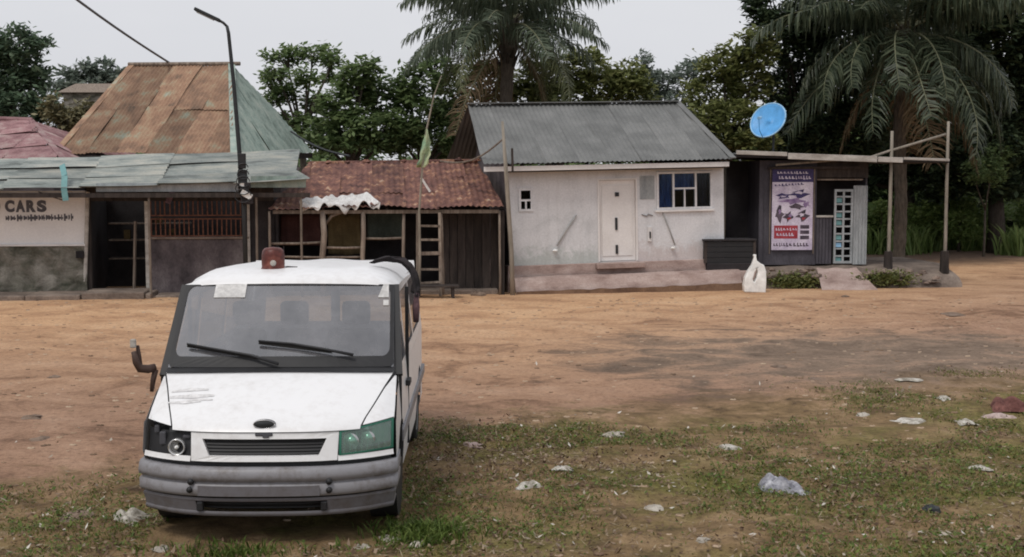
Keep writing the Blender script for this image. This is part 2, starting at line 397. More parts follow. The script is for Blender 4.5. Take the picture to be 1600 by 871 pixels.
def ground_material():
    m, n, l, p = mat_new('sandy_ground')
    v = coords(n, l, per_object=False)
    sx = n.new('ShaderNodeSeparateXYZ'); l.new(v, sx.inputs[0])
    def math_(op, a, b):
        q = n.new('ShaderNodeMath'); q.operation = op
        for s, w in ((q.inputs[0], a), (q.inputs[1], b)):
            if hasattr(w, 'is_output'): l.new(w, s)
            else: s.default_value = w
        return q.outputs[0]
    big = noise_node(n, l, 0.5, 5, v).outputs['Fac']
    mid = noise_node(n, l, 2.2, 6, v, 0.65, 0.4).outputs['Fac']
    fine = noise_node(n, l, 16, 6, v, 0.7).outputs['Fac']
    grit = noise_node(n, l, 70, 3, v, 0.7).outputs['Fac']
    vstreak = coords(n, l, (0.75, 1.05, 1), per_object=False)
    streak = noise_node(n, l, 0.9, 10, vstreak, 0.68, 0.8).outputs['Fac']
    # pale sand road, browner and patchy
    sand = ramp_node(n, [(0.34, (0.35, 0.200, 0.118)), (0.46, (0.50, 0.300, 0.172)), (0.57, (0.58, 0.365, 0.215)), (0.70, (0.62, 0.415, 0.26))]); l.new(streak, sand.inputs[0])
    soil = ramp_node(n, [(0.32, (0.095, 0.062, 0.038)), (0.46, (0.195, 0.130, 0.068)), (0.56, (0.26, 0.175, 0.095)), (0.70, (0.34, 0.24, 0.14))]); l.new(mid, soil.inputs[0])
    green = ramp_node(n, [(0.36, (0.080, 0.085, 0.018)), (0.65, (0.175, 0.175, 0.045))]); l.new(fine, green.inputs[0])
    gm = ramp_node(n, [(0.47, (0, 0, 0)), (0.62, (0.7, 0.7, 0.7))]); l.new(big, gm.inputs[0])
    near = mix_node(n, l, gm.outputs[0], soil.outputs[0], green.outputs[0])
    # reddish-brown middle belt between sand and weeds
    red = ramp_node(n, [(0.36, (0.185, 0.108, 0.072)), (0.48, (0.325, 0.198, 0.132)), (0.58, (0.375, 0.235, 0.16)), (0.68, (0.43, 0.28, 0.195))]); l.new(streak, red.inputs[0])
    xneg = math_('MINIMUM', sx.outputs['X'], 0.0); xpos = math_('MAXIMUM', sx.outputs['X'], 0.0)
    t = math_('ADD', math_('MULTIPLY', xneg, -0.75), math_('MULTIPLY', xpos, -0.40))
    t = math_('ADD', sx.outputs['Y'], t)
    wob = math_('ADD', math_('MULTIPLY', math_('SUBTRACT', mid, 0.5), 5.0), math_('MULTIPLY', math_('SUBTRACT', big, 0.5), 3.0))
    t = math_('ADD', t, wob)
    f1 = n.new('ShaderNodeMapRange'); l.new(t, f1.inputs[0]); f1.inputs[1].default_value = 13.6; f1.inputs[2].default_value = 15.4
    t2 = math_('ADD', math_('ADD', sx.outputs['Y'], wob), math_('MULTIPLY', xpos, -0.97))
    f2 = n.new('ShaderNodeMapRange'); l.new(t2, f2.inputs[0]); f2.inputs[1].default_value = 14.5; f2.inputs[2].default_value = 25.0
    c = mix_node(n, l, f2.outputs[0], red.outputs[0], sand.outputs[0])
    # greyer, darker soil on the right
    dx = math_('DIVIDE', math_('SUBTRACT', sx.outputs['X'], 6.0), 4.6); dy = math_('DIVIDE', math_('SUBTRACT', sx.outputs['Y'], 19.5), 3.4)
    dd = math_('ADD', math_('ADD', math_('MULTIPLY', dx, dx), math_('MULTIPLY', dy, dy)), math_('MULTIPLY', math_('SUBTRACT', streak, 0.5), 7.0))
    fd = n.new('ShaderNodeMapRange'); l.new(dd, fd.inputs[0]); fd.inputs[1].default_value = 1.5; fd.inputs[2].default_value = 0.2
    greyish = ramp_node(n, [(0.35, (0.14, 0.105, 0.080)), (0.6, (0.26, 0.20, 0.152))]); l.new(streak, greyish.inputs[0])
    c = mix_node(n, l, math_('MULTIPLY', fd.outputs[0], 0.85), c, greyish.outputs[0])
    c = mix_node(n, l, f1.outputs[0], near, c)
    # leaf mould under the trees behind
    f3 = n.new('ShaderNodeMapRange'); l.new(math_('ADD', math_('ADD', sx.outputs['Y'], math_('MULTIPLY', xpos, -0.42)), math_('MULTIPLY', math_('SUBTRACT', mid, 0.5), 6.0)), f3.inputs[0]); f3.inputs[1].default_value = 33; f3.inputs[2].default_value = 37
    c = mix_node(n, l, f3.outputs[0], c, (0.17, 0.115, 0.085))
    gr = ramp_node(n, [(0.30, (0.50, 0.50, 0.50)), (0.48, (1, 1, 1)), (0.72, (1.25, 1.25, 1.25))]); l.new(fine, gr.inputs[0])
    c = mix_node(n, l, 0.8, c, gr.outputs[0], 'MULTIPLY')
    g2 = ramp_node(n, [(0.33, (0.6, 0.6, 0.6)), (0.5, (1, 1, 1)), (0.7, (1.15, 1.15, 1.15))]); l.new(grit, g2.inputs[0])
    c = mix_node(n, l, 0.6, c, g2.outputs[0], 'MULTIPLY')
    l.new(c, p.inputs['Base Color'])
    p.inputs['Roughness'].default_value = 0.95; p.inputs['Specular IOR Level'].default_value = 0.15
    h = math_('ADD', math_('MULTIPLY', fine, 0.7), math_('MULTIPLY', grit, 0.3))
    bump_node(n, l, h, p, 0.7, 0.05)
    return m
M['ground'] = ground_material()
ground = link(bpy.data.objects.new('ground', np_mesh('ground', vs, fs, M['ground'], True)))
tag(ground, 'bare sandy ground with a brown weedy foreground', kind='structure')

# ================================================================== CORRUGATED SHEETS
def roof_sheets(parent, pts, mats, sw=0.8, rl=2.0, amp=0.016, pitch=0.10, ribs='up', name='roof_sheet', sag=0.015, lift=0.012, overlap=0.10, seed=1, ragged=0.0):
    """tile a convex roof polygon (first edge is the eave, left to right) with overlapping corrugated sheets, one object each"""
    rr = random.Random(seed)
    p = [Vector(q) for q in pts]
    e = (p[1] - p[0]).normalized()
    n = Vector((0, 0, 0))
    for i in range(len(p)):
        a_, b_ = p[i] - p[0], p[(i+1) % len(p)] - p[0]; n += a_.cross(b_)
    n.normalize()
    if n.z < 0: n = -n
    t = n.cross(e)
    q2 = [((q - p[0]).dot(e), (q - p[0]).dot(t)) for q in p]
    a0, a1 = min(q[0] for q in q2), max(q[0] for q in q2)
    b0, b1 = min(q[1] for q in q2), max(q[1] for q in q2)
    def span(a):
        lo, hi = 1e9, -1e9
        for i in range(len(q2)):
            (x0, y0), (x1, y1) = q2[i], q2[(i+1) % len(q2)]
            if abs(x1-x0) < 1e-9:
                if abs(a-x0) < 1e-6: lo = min(lo, y0, y1); hi = max(hi, y0, y1)
                continue
            k = (a-x0)/(x1-x0)
            if -1e-6 <= k <= 1+1e-6:
                y = y0 + k*(y1-y0); lo = min(lo, y); hi = max(hi, y)
        return lo, hi
    ns = max(1, round((a1-a0)/sw)); w = (a1-a0)/ns
    nr = max(1, round((b1-b0)/rl)); h = (b1-b0)/nr
    out = []
    for r in range(nr):
        for s in range(ns):
            sa0, sa1 = a0+s*w, a0+(s+1)*w+0.05
            sa1 = min(sa1, a1)
            rb0, rb1 = b0+r*h-(overlap if r else 0), b0+(r+1)*h
            na = max(4, int((sa1-sa0)/(pitch/4))) if ribs == 'up' else 5
            nb = 4 if ribs == 'up' else max(6, int(h/(pitch/4)))
            dz = rr.uniform(0, lift); tilt = rr.uniform(-sag, sag); ph = rr.uniform(0, 6)
            rag = rr.uniform(0, ragged)
            cols = []
            for i in range(na+1):
                a_ = min(max(sa0+(sa1-sa0)*i/na, a0+1e-4), a1-1e-4)
                lo, hi = span(a_)
                lo, hi = max(lo, rb0 - (rag if r == 0 else 0)), min(hi, rb1)
                if r == 0 and ragged: lo = min(lo, rb0 - rag)
                if hi - lo < 0.015: cols.append(None); continue
                col = []
                for j in range(nb+1):
                    b_ = lo+(hi-lo)*j/nb
                    k = (a_ if ribs == 'up' else b_)
                    z = amp*math.cos(2*math.pi*k/pitch) + dz + 0.014*(1 - (b_-rb0)/(rb1-rb0+1e-6))*(1 if r else 0.3) + 0.02
                    z += tilt*((a_-sa0)/w-0.5) + sag*0.7*math.sin(ph+b_*2.1+a_*1.3)
                    col.append(p[0] + e*a_ + t*b_ + n*z)
                cols.append(col)
            mb = MB(); idx = {}
            for i, c in enumerate(cols):
                if c is None: continue
                idx[i] = len(mb.v); mb.v += [tuple(q) for q in c]
            for i in range(na):
                if i in idx and i+1 in idx:
                    for j in range(nb):
                        mb.f.append((idx[i]+j, idx[i+1]+j, idx[i+1]+j+1, idx[i]+j+1))
            if not mb.f: continue
            mt = mats(s/ns, r/nr, rr) if callable(mats) else mats
            out.append(mb.build(name, M[mt], parent, smooth=True, fix=False))
    return out

ROW = Frame(0, 30.6, R(6.0))
RI = (0, 0, R(6.0))
def rthing(name, label, cat, px, v, group=None):
    """a thing standing in the row of stalls; its parts are given in row coordinates relative to (u0, v, 0)"""
    u0 = ROW.at(px, 460, v).x
    t = thing(name, label, cat, ROW.w(u0, v, 0), RI, group)
    def L(px, py, vv=0.0):                     # pixel on the plane vv metres behind the thing's own plane
        q = ROW.at(px, py, v + vv); return Vector((q.x - u0, vv, q.z))
    return t, L

# ------------------------------------------------------------------ painted shop at the left edge
t, L = rthing('painted_shop', 'whitewashed shop wall with CARS lettering over a mossy lower half', 'shop', 60, 0.0)
uL, uR = L(-75, 400).x, L(136, 400).x
zt, zm = 2.42, L(60, 385).z
MB().box((uL, 0, zm), (uR, 0.18, zt)).build('painted_wall', M['plaster_white'], t, bevel=0.01)
# rough lower wall of plastered block courses
mb = MB()
def rough(u, z):
    return (u, -0.05 + 0.025*math.sin(u*7+z*9) + 0.02*math.sin(u*17-z*5), z)
mb.grid(rough, list(np.linspace(uL, uR, 40)), list(np.linspace(-0.1, zm-0.004, 14)))
mb.add([(uL, -0.06, zm-0.004), (uR, -0.06, zm-0.004), (uR, 0.16, zm-0.004), (uL, 0.16, zm-0.004)], [(0, 1, 2, 3)])
mb.add([(uR, -0.06, -0.1), (uR, 0.16, -0.1), (uR, 0.16, zm-0.004), (uR, -0.06, zm-0.004)], [(0, 1, 2, 3)])
mb.build('lower_wall', M['plaster_moss'], t, smooth=False, fix=False)
MB().box((uL, -0.085, zm+0.002), (uR-0.02, -0.002, zm+0.05)).build('ledge', M['plaster_white'], t, bevel=0.008)
c = L(126, 391); MB().cbox((c.x, -0.09, c.z-0.1), (0.17, 0.06, 0.16)).build('vent_hole', M['dark_wall'], t)
MB().tube([L(137, 300, -0.04), L(133, 440, -0.04)], 0.045, 8).build('corner_post', M['plank_pale'], t)
def lettering(parent, body, loc, height, mat, bold=0.0, name='lettering', width=None, shear=0.0):
    cu = bpy.data.curves.new('text', 'FONT'); cu.body = body; cu.size = 1.0; cu.extrude = 0.004; cu.offset = bold; cu.shear = shear
    o = bpy.data.objects.new('text', cu); COL.objects.link(o)
    me = bpy.data.meshes.new_from_object(o.evaluated_get(bpy.context.evaluated_depsgraph_get()))
    bpy.data.objects.remove(o)
    co = np.empty(len(me.vertices)*3, np.float32); me.vertices.foreach_get('co', co); co = co.reshape(-1, 3)
    co[:, :2] -= co[:, :2].min(0); hgt = co[:, 1].max(); co[:, :2] *= height/hgt
    if width: co[:, 0] *= width/co[:, 0].max()
    me.vertices.foreach_set('co', co.ravel()); me.materials.clear(); me.materials.append(M[mat]); me.update()
    q = bpy.data.objects.new(name, me); q.location = loc; q.rotation_euler = (math.pi/2, 0, 0)
    return link(q, parent)
a_, b_ = L(8, 332), L(74, 313)
for k, ch in enumerate('CARS'):
    w_ = (b_.x-a_.x)/4
    lettering(t, ch, (a_.x+k*w_, -0.004, a_.z), b_.z-a_.z, 'ink', 0.062, width=w_*0.90)
o_ = L(-25, 335); lettering(t, 'O', (o_.x, -0.004, o_.z), 0.36, 'ink', 0.03, width=0.36)
# second, unreadable line: worn strokes
a_, b_ = L(9, 347), L(112, 334); rr = random.Random(4); x = a_.x; mb = MB()
while x < b_.x:
    w_ = rr.uniform(0.03, 0.075); h_ = rr.uniform(0.09, 0.17); z_ = L(60, 341).z + (x-a_.x)*0.012
    mb.box((x, -0.006, z_-h_/2), (x+w_*0.55, -0.001, z_+h_/2)); mb.box((x, -0.0055, z_-0.035), (x+w_*1.15, -0.0015, z_+rr.uniform(0.0, 0.05)))
    x += w_+rr.uniform(0.005, 0.03)
mb.build('worn_lettering', M['ink'], t)
MB().box((uL, -0.05, 2.30), (uR, 0.0, 2.36)).build('cable_clip_rail', M['wood'], t)
MB().tube([L(60, 300, -0.05), L(75, 306, -0.06), L(98, 313, -0.05)], 0.012, 6).build('loose_cable', M['black'], t)
# shop body behind the wall
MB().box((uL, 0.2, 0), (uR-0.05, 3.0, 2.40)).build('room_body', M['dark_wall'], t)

tt, L2 = rthing('hanging_strip', 'teal plastic strip hanging over the edge of the pale awning', 'strip', 100, -0.95)
tt.location.z = 0
pts = [L2(97, 258, 0.5), L2(101, 275, 0.1), L2(100, 296, -0.04), L2(103, 314, -0.03)]
mb = MB()
for i in range(3): mb.bar(pts[i], pts[i+1], 0.13, 0.02, (0, 1, 0))
mb.build('strip', M['teal'], tt)

# ------------------------------------------------------------------ barred stall with the long awning
t, L = rthing('barred_stall', 'dark stall with rusty barred window under a long pale corrugated awning', 'stall', 260, 0.0)
uD0, uD1, uW1 = L(138, 400).x, L(229, 400).x, L(388, 400).x
zS = L(300, 374).z; zTop = 2.55
MB().box((uD1+0.06, 0.0, -0.1), (uW1, 0.16, zS)).build('lower_wall', M['plaster_mauve'], t, bevel=0.01)
MB().box((uD1+0.05, -0.05, zS+0.002), (uW1+0.02, 0.17, zS+0.05)).build('window_sill', M['concrete'], t, bevel=0.01)
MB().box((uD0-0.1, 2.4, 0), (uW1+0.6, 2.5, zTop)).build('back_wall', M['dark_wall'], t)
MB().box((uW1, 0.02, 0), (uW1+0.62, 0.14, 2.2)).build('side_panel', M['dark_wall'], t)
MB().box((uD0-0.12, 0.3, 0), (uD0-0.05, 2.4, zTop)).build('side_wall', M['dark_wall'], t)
MB().box((uD0, -0.02, 2.18), (uW1+0.6, 0.14, 2.5)).build('lintel', M['wood_dark'], t)
MB().box((uD0-0.02, 0.0, -0.1), (uD0+0.07, 0.12, 2.18)).build('post', M['wood_dark'], t)
MB().box((uD1-0.02, -0.03, -0.1), (uD1+0.055, 0.1, 2.18)).build('post', M['plank_pale'], t)
MB().box((uW1-0.01, -0.03, 0.55), (uW1+0.05, 0.08, 2.1)).build('post', M['plank_pale'], t)
zg0, zg1 = zS+0.06, L(300, 303).z
zmid = L(300, 340).z
g = MB().box((uD1+0.07, -0.012, zmid-0.05), (uW1-0.02, 0.02, zmid-0.02)).box((uD1+0.07, -0.012, zmid+0.03), (uW1-0.02, 0.02, zmid+0.06)) \
    .box((uD1+0.07, -0.012, zg1-0.03), (uW1-0.02, 0.02, zg1)).box((uD1+0.07, -0.012, zg0), (uW1-0.02, 0.02, zg0+0.03)).build('window_grille', M['iron_rust'], t)
bar_me = MB().box((-0.014, -0.014, 0), (0.014, 0.014, 1)).mesh('bar', M['iron_rust'])
nb = 21
for k in range(nb):
    u = lerp(uD1+0.12, uW1-0.06, k/(nb-1))
    same(bar_me, 'bar', g, (u, 0.004, zg0+0.03), (0, rnd.uniform(-0.01, 0.01), 0), (1, 1, zmid-0.05-zg0-0.03))
    same(bar_me, 'bar', g, (u+rnd.uniform(-0.01, 0.01), 0.004, zmid+0.06), (0, rnd.uniform(-0.015, 0.015), 0), (1, 1, zg1-0.03-zmid-0.06))
# inside: shelves with odds and ends seen through the doorway
for zz in (0.75, 1.2, 1.6):
    MB().box((uD0+0.2, 1.3, zz), (uD1+0.8, 1.7, zz+0.03)).build('shelf', M['wood'], t)
for k in range(9):
    u = rnd.uniform(uD0+0.3, uD1+0.5); zz = rnd.choice((0.78, 1.23, 1.63)); s_ = rnd.uniform(0.08, 0.2)
    MB().box((u, 1.35, zz), (u+s_, 1.5, zz+rnd.uniform(0.08, 0.25))).build('shelf_box', M[rnd.choice(['wood_dark', 'cloth_green', 'rubble', 'cloth_ochre'])], t)
MB().bar((uD1-0.35, 0.25, 0.0), (uD1-0.3, 0.35, 1.7), 0.05, 0.05).build('inner_post', M['wood'], t)
MB().box((uD0, -0.05, -0.1), (uD1, 0.35, 0.14)).build('door_sill', M['concrete'], t, bevel=0.02)
# awning: back edge on the lintel, front edge on the props
fl, fr = L(-70, 301, -0.95), L(484, 284, -0.95)
bl, br = L(-70, 253, 1.6), L(484, 240, 1.6)
def awn(s, r, rr): return 'sheet_green' if (s > 0.80 and rr.random() < 0.6) else 'sheet_awning'
aw = MB().box((fl.x, -0.93, fl.z-0.12), (fr.x, -0.86, fl.z-0.02)).build('awning', M['wood_dark'], t)
roof_sheets(aw, [fl, fr, br, bl], awn, 1.7, 0.9, 0.034, 0.24, 'along', 'awning_sheet', 0.028, 0.02, 0.12, 3, 0.05)
fa = MB()
a_, b_ = L(150, 291, -0.80), L(372, 290, -0.80)
MB().box((a_.x, -0.80, a_.z-0.13), (b_.x, -0.775, a_.z+0.06)).build('fascia', M['tin_pale'], t)
a_, b_ = L(392, 292, -0.80), L(478, 292, -0.80)
MB().box((a_.x, -0.805, a_.z-0.02), (b_.x, -0.78, a_.z+0.24)).build('fascia', M['sheet_green'], t)
MB().bar(L(272, 292, -0.78), L(262, 318, -0.7), 0.12, 0.015, (0, 1, 0)).build('rag', M['mauve_rag'], t)
for px in (232, 400, 470):
    q = L(px, 300, -0.9); MB().tube([(q.x, -0.88, -0.1), (q.x, -0.88, fl.z-0.12)], 0.028, 8).build('post', M['wood'], t)

# apron and gutter stones in front of the left stalls
ap = thing('concrete_apron', 'cracked concrete apron along the painted shop and the barred stall', 'apron', ROW.w(0, -1.2, 0), RI)
u0, u1 = ROW.at(-80, 460, -1.2).x, ROW.at(236, 460, -1.2).x
k = 0; x = u0
while x < u1:
    w_ = rnd.uniform(0.7, 1.5); h_ = rnd.uniform(0.10, 0.17); fr_ = rnd.uniform(-0.08, 0.08)
    MB().box((x, fr_, -0.1), (min(x+w_, u1)-0.02, 1.1, h_)).build('slab', M['concrete'], ap, bevel=0.03)
    x += w_
MB().box((u1+0.02, 0.35, -0.1), (u1+2.7, 1.12, 0.06)).build('slab', M['concrete'], ap, bevel=0.03)
for (px, py, s_) in ((122, 452, 0.34), (200, 455, 0.4), (232, 458, 0.3), (190, 447, 0.25), (60, 468, 0.22)):
    pass

def stone_mesh(seed, flat=0.6):
    r_ = random.Random(seed); mb = MB(); n = 9
    prof = [(0.05, 0.0), (0.9, 0.05), (1.0, 0.35), (0.8, 0.75), (0.35, 1.0)]
    mb.lathe(prof, n)
    mb.v = [(x*(1+r_.uniform(-0.38, 0.30)), y*(1+r_.uniform(-0.38, 0.30)), z*flat*(1+r_.uniform(-0.35, 0.3))) for x, y, z in mb.v]
    return mb

# ------------------------------------------------------------------ hip-roofed house behind the stalls
FRc, FLc, BRc = P(366, 244, 34.0), P(88, 240, 34.7), P(487, 238, 39.5)
RRc, RLc = P(362, 103, 38.2), P(206, 104, 38.6)
hb = thing('hip_roof_house', 'old house with tall rust-brown hip roof and pale green right side', 'house', (FRc.x, FRc.y, 0))
o_ = Vector((FRc.x, FRc.y, 0))
f = [q - o_ for q in (FLc, FRc, RRc, RLc)]
rf = MB().tube([RLc - o_ + Vector((-0.1, 0, 0.06)), RRc - o_ + Vector((0.25, 0, 0.06))], 0.06, 8).build('roof', M['wood'], hb)
def rust(s, r, rr):
    if s > 0.9 and r > 0.3: return 'tin_pale'
    return 'rust_tan'
roof_sheets(rf, f, rust, 0.85, 2.4, 0.016, 0.11, 'up', 'roof_sheet', 0.03, 0.02, 0.15, 5, 0.05)
roof_sheets(rf, [FRc - o_, BRc - o_, RRc - o_ + Vector((0.02, 0, 0))], 'sheet_green', 0.85, 2.4, 0.016, 0.11, 'up', 'roof_sheet', 0.03, 0.02, 0.15, 6, 0.04)
BLc = FLc + (BRc - FRc)
roof_sheets(rf, [BLc - o_, FLc - o_, RLc - o_], 'rust_tan', 0.9, 2.4, 0.016, 0.11, 'up', 'roof_sheet', 0.03, 0.02, 0.15, 7)
roof_sheets(rf, [BRc - o_, BLc - o_, RLc - o_, RRc - o_], 'rust_tan', 0.9, 2.4, 0.016, 0.11, 'up', 'roof_sheet', 0.03, 0.02, 0.15, 8)
for a_, b_ in ((FLc, RLc), (FRc, RRc)):
    MB().bar(a_ - o_ + Vector((0, 0, 0.05)), b_ - o_ + Vector((0, 0, 0.05)), 0.2, 0.03).build('hip_cap', M['rust_tan' if a_ is FLc else 'sheet_green'], rf)
MB().bar(FLc - o_ + Vector((0, 0.02, -0.1)), FRc - o_ + Vector((0, 0.02, -0.1)), 0.04, 0.16).build('fascia', M['wood_dark'], rf)
MB().bar(FRc - o_ + Vector((0, 0.02, -0.1)), BRc - o_ + Vector((0, 0.02, -0.1)), 0.04, 0.16).build('fascia', M['wood_dark'], rf)
cen = (FRc + FLc + BRc + BLc) / 4
def ins(q, k=0.88): return cen + (q - cen) * k - o_
base = [ins(q) for q in (FLc, FRc, BRc, BLc)]
mb = MB(); zt = 3.3
mb.add([(q.x, q.y, -0.05) for q in base] + [(q.x, q.y, zt) for q in base], [(0,1,5,4),(1,2,6,5),(2,3,7,6),(3,0,4,7)])
mb.build('wall', M['plaster_mauve'], hb)

# ------------------------------------------------------------------ pink-rust roof at the left edge
A_, B_, C_, D_ = P(-70, 262, 33.0), P(98, 250, 33.0), P(48, 190, 37.0), P(-70, 186, 37.0)
ph = thing('pink_roof_house', 'low house with pink rusty corrugated roof behind the painted shop', 'house', (A_.x, A_.y, 0))
o_ = Vector((A_.x, A_.y, 0))
rf = MB().tube([D_ - o_ + Vector((0, 0, 0.04)), C_ - o_ + Vector((0.05, 0, 0.04))], 0.07, 8).build('roof', M['sheet_pink'], ph)
roof_sheets(rf, [q - o_ for q in (A_, B_, C_, D_)], 'sheet_pink', 0.8, 1.7, 0.018, 0.15, 'along', 'roof_sheet', 0.03, 0.02, 0.12, 11)
Bb = B_ + Vector((0.3, 8, 0)); 
roof_sheets(rf, [B_ - o_, Bb - o_, C_ - o_], 'sheet_pink', 0.8, 2.2, 0.018, 0.12, 'up', 'roof_sheet', 0.03, 0.02, 0.12, 12)
MB().bar(B_ - o_ + Vector((0, 0, 0.05)), C_ - o_ + Vector((0, 0, 0.05)), 0.16, 0.03).build('hip_cap', M['sheet_pink'], rf)
w_ = B_.x - A_.x
MB().box((0.2, 0.4, -0.05), (w_-0.4, 6.0, B_.z-0.15)).build('wall', M['plaster_mauve'], ph)

# ------------------------------------------------------------------ open shed with the red rusted roof
t, L = rthing('rusty_shed', 'open timber shed with low red-rusted corrugated roof', 'shed', 600, 0.0)
e0, e1 = L(419, 327, -0.85), L(787, 324, -0.85)
r1, r0 = L(746, 254, 2.6), L(484, 258, 2.6)
rf = MB().tube([r0 + Vector((0, 0, 0.03)), r1 + Vector((0, 0, 0.03))], 0.06, 8).build('roof', M['rust_red'], t)
roof_sheets(rf, [e0, e1, r1, r0], 'rust_red', 0.78, 1.2, 0.016, 0.13, 'up', 'roof_sheet', 0.04, 0.03, 0.14, 21, 0.06)
zE = e0.z
MB().box((e0.x+0.1, -0.80, zE-0.11), (e1.x-0.1, -0.73, zE-0.03)).build('eave_beam', M['wood'], t)
for k, u in enumerate(np.linspace(e0.x+0.5, e1.x-0.5, 7)):
    MB().bar((u, -0.8, zE-0.03), (u, 2.5, r0.z-0.08), 0.06, 0.06).build('rafter', M['wood_dark'], t)
# rough posts
def post(px, top, bot, v, r=0.05, bend=0.03, mat='wood', name='post'):
    q0, q1 = L(px, 400, v), L(px, 330, v)
    pts = [(q0.x + rnd.uniform(-bend, bend), v, lerp(bot, top, k/4)) for k in range(5)]
    return MB().tube(pts, [r*1.08, r, r*0.97, r, r*0.92], 8).build(name, M[mat], t, smooth=True)
post(422, zE-0.05, -0.1, -0.78, 0.03, 0.01)
post(505, zE-0.08, -0.1, -0.76, 0.07)
post(568, zE-0.08, -0.1, -0.76, 0.055)
post(632, zE-0.05, -0.1, -0.72, 0.04)
post(690, zE-0.05, -0.1, -0.74, 0.045)
post(781, zE-0.05, -0.1, -0.76, 0.03, 0.01)
MB().tube([L(508, 352, -0.70), L(518, 338, -0.70), L(537, 331, -0.70)], 0.035, 7).build('brace', M['wood'], t, smooth=True)
def rail(x0, y0, x1, y1, v=-0.70, r=0.03): 
    return MB().tube([L(x0, y0, v), L((x0+x1)/2, (y0+y1)/2+1, v), L(x1, y1, v)], r, 7).build('rail', M['wood'], t, smooth=True)
rail(424, 381, 505, 379); rail(505, 387, 568, 387); rail(568, 373, 632, 372); rail(505, 334, 568, 330)
rail(424, 401, 568, 402, -0.68, 0.025)
# back and inner panels
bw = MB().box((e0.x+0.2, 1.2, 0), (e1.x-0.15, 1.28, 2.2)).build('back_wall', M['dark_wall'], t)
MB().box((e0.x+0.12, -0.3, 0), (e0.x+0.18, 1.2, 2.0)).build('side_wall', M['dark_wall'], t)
q0, q1 = L(690, 400, -0.2), L(779, 400, -0.2)
# dark shutter of upright boards on the right bay
for k in range(7):
    a_ = lerp(q0.x, q1.x, k/7); b_ = lerp(q0.x, q1.x, (k+1)/7)-0.012
    MB().box((a_, -0.2 + rnd.uniform(-0.006, 0.006), 0.05), (b_, -0.16, 1.98)).build('shutter_board', M['wood_dark'], t)
MB().box((q1.x, -0.74, -0.05), (q1.x+0.09, 1.2, 1.95)).build('side_wall', M['wood_dark'], t)
def drape(x0, y0, x1, y1, v, mat, name):
    a_, b_ = L(x0, y1, v), L(x1, y0, v)
    mb = MB(); us = list(np.linspace(a_.x, b_.x, 22)); zs = list(np.linspace(a_.z, b_.z, 8))
    mb.grid(lambda u, z: (u, v+0.025*math.sin(u*19+z*2)+0.012*math.sin(u*43), z+0.012*math.sin(u*9)), us, zs)
    o = mb.build(name, M[mat], t, smooth=True, fix=False)
    s_ = o.modifiers.new('thickness', 'SOLIDIFY'); s_.thickness = 0.006
    return o
drape(438, 334, 502, 384, 0.1, 'cloth_red', 'hanging_cloth')
drape(513, 333, 563, 398, 0.05, 'cloth_ochre', 'hanging_cloth')
drape(574, 331, 629, 372, 0.05, 'cloth_green', 'hanging_cloth')
a_, b_ = L(424, 432, -0.5), L(632, 405, -0.5)
for k in range(9):
    u0_, u1_ = lerp(a_.x, b_.x, k/9), lerp(a_.x, b_.x, (k+1)/9)-0.015
    MB().box((u0_, -0.5+rnd.uniform(-0.01, 0.01), -0.05), (u1_, -0.47, b_.z+rnd.uniform(-0.05, 0.04))).build('skirting_board', M['wood_dark'], t)
MB().box((e0.x, -0.6, -0.1), (e1.x-0.1, 1.2, 0.1)).build('floor', M['concrete'], t, bevel=0.02)
for k in range(10):          # stones and tyres holding the sheets down
    s_ = k/9; px = lerp(495, 740, s_)
    q = lerp(r0, r1, s_); m_ = stone_mesh(k+40, 0.7); k_ = rnd.uniform(0.06, 0.13)
    m_.v = [(x*k_+q.x+rnd.uniform(-0.004, 0.004), y*k_+q.y-0.05, z*k_+q.z+0.03) for x, y, z in m_.v]
    m_.build('weight_stone', M['rust_red'], rf)

# white plastic sheet on the shed's eave
a_, b_ = L(470, 330, -0.8), L(592, 330, -0.8)
slope = (r0.z-e0.z)/(r0.y-e0.y)
ws = thing('plastic_sheet', 'crumpled white plastic sheet lying on the red shed roof edge', 'plastic sheet', ROW.w(ROW.at(600, 460, 0).x, 0, 0), RI)
mb = MB(); rr = random.Random(2)
def crump(a, b):
    tip = math.sin(min(1, a*2.2+0.08)*math.pi/2)*math.sin(min(1, (1-a)*3.5+0.15)*math.pi/2)
    u = lerp(a_.x, b_.x, a)+0.03*math.sin(b*8); wob = math.sin(a*9+1)+0.7*math.sin(a*23)+0.5*math.sin(a*41)
    v = -0.90 + 0.05*wob + (0.80*b)*tip*(0.8+0.1*wob)
    base = e0.z + slope*(max(v, -0.86)+0.85) + 0.07
    z = base + 0.045*abs(math.sin(a*27+b*7)) + 0.035*math.sin(b*13+a*17) + 0.03
    if b < 0.12: z -= (0.12-b)*(0.8+0.7*math.sin(a*13+0.5)+0.5*math.sin(a*37))
    return (u, v, z)
mb.grid(crump, list(np.linspace(0, 1, 46)), list(np.linspace(0, 1, 14)))
o = mb.build('sheet', M['white_sheet'], ws, smooth=True, fix=False)
s_ = o.modifiers.new('thickness', 'SOLIDIFY'); s_.thickness = 0.006

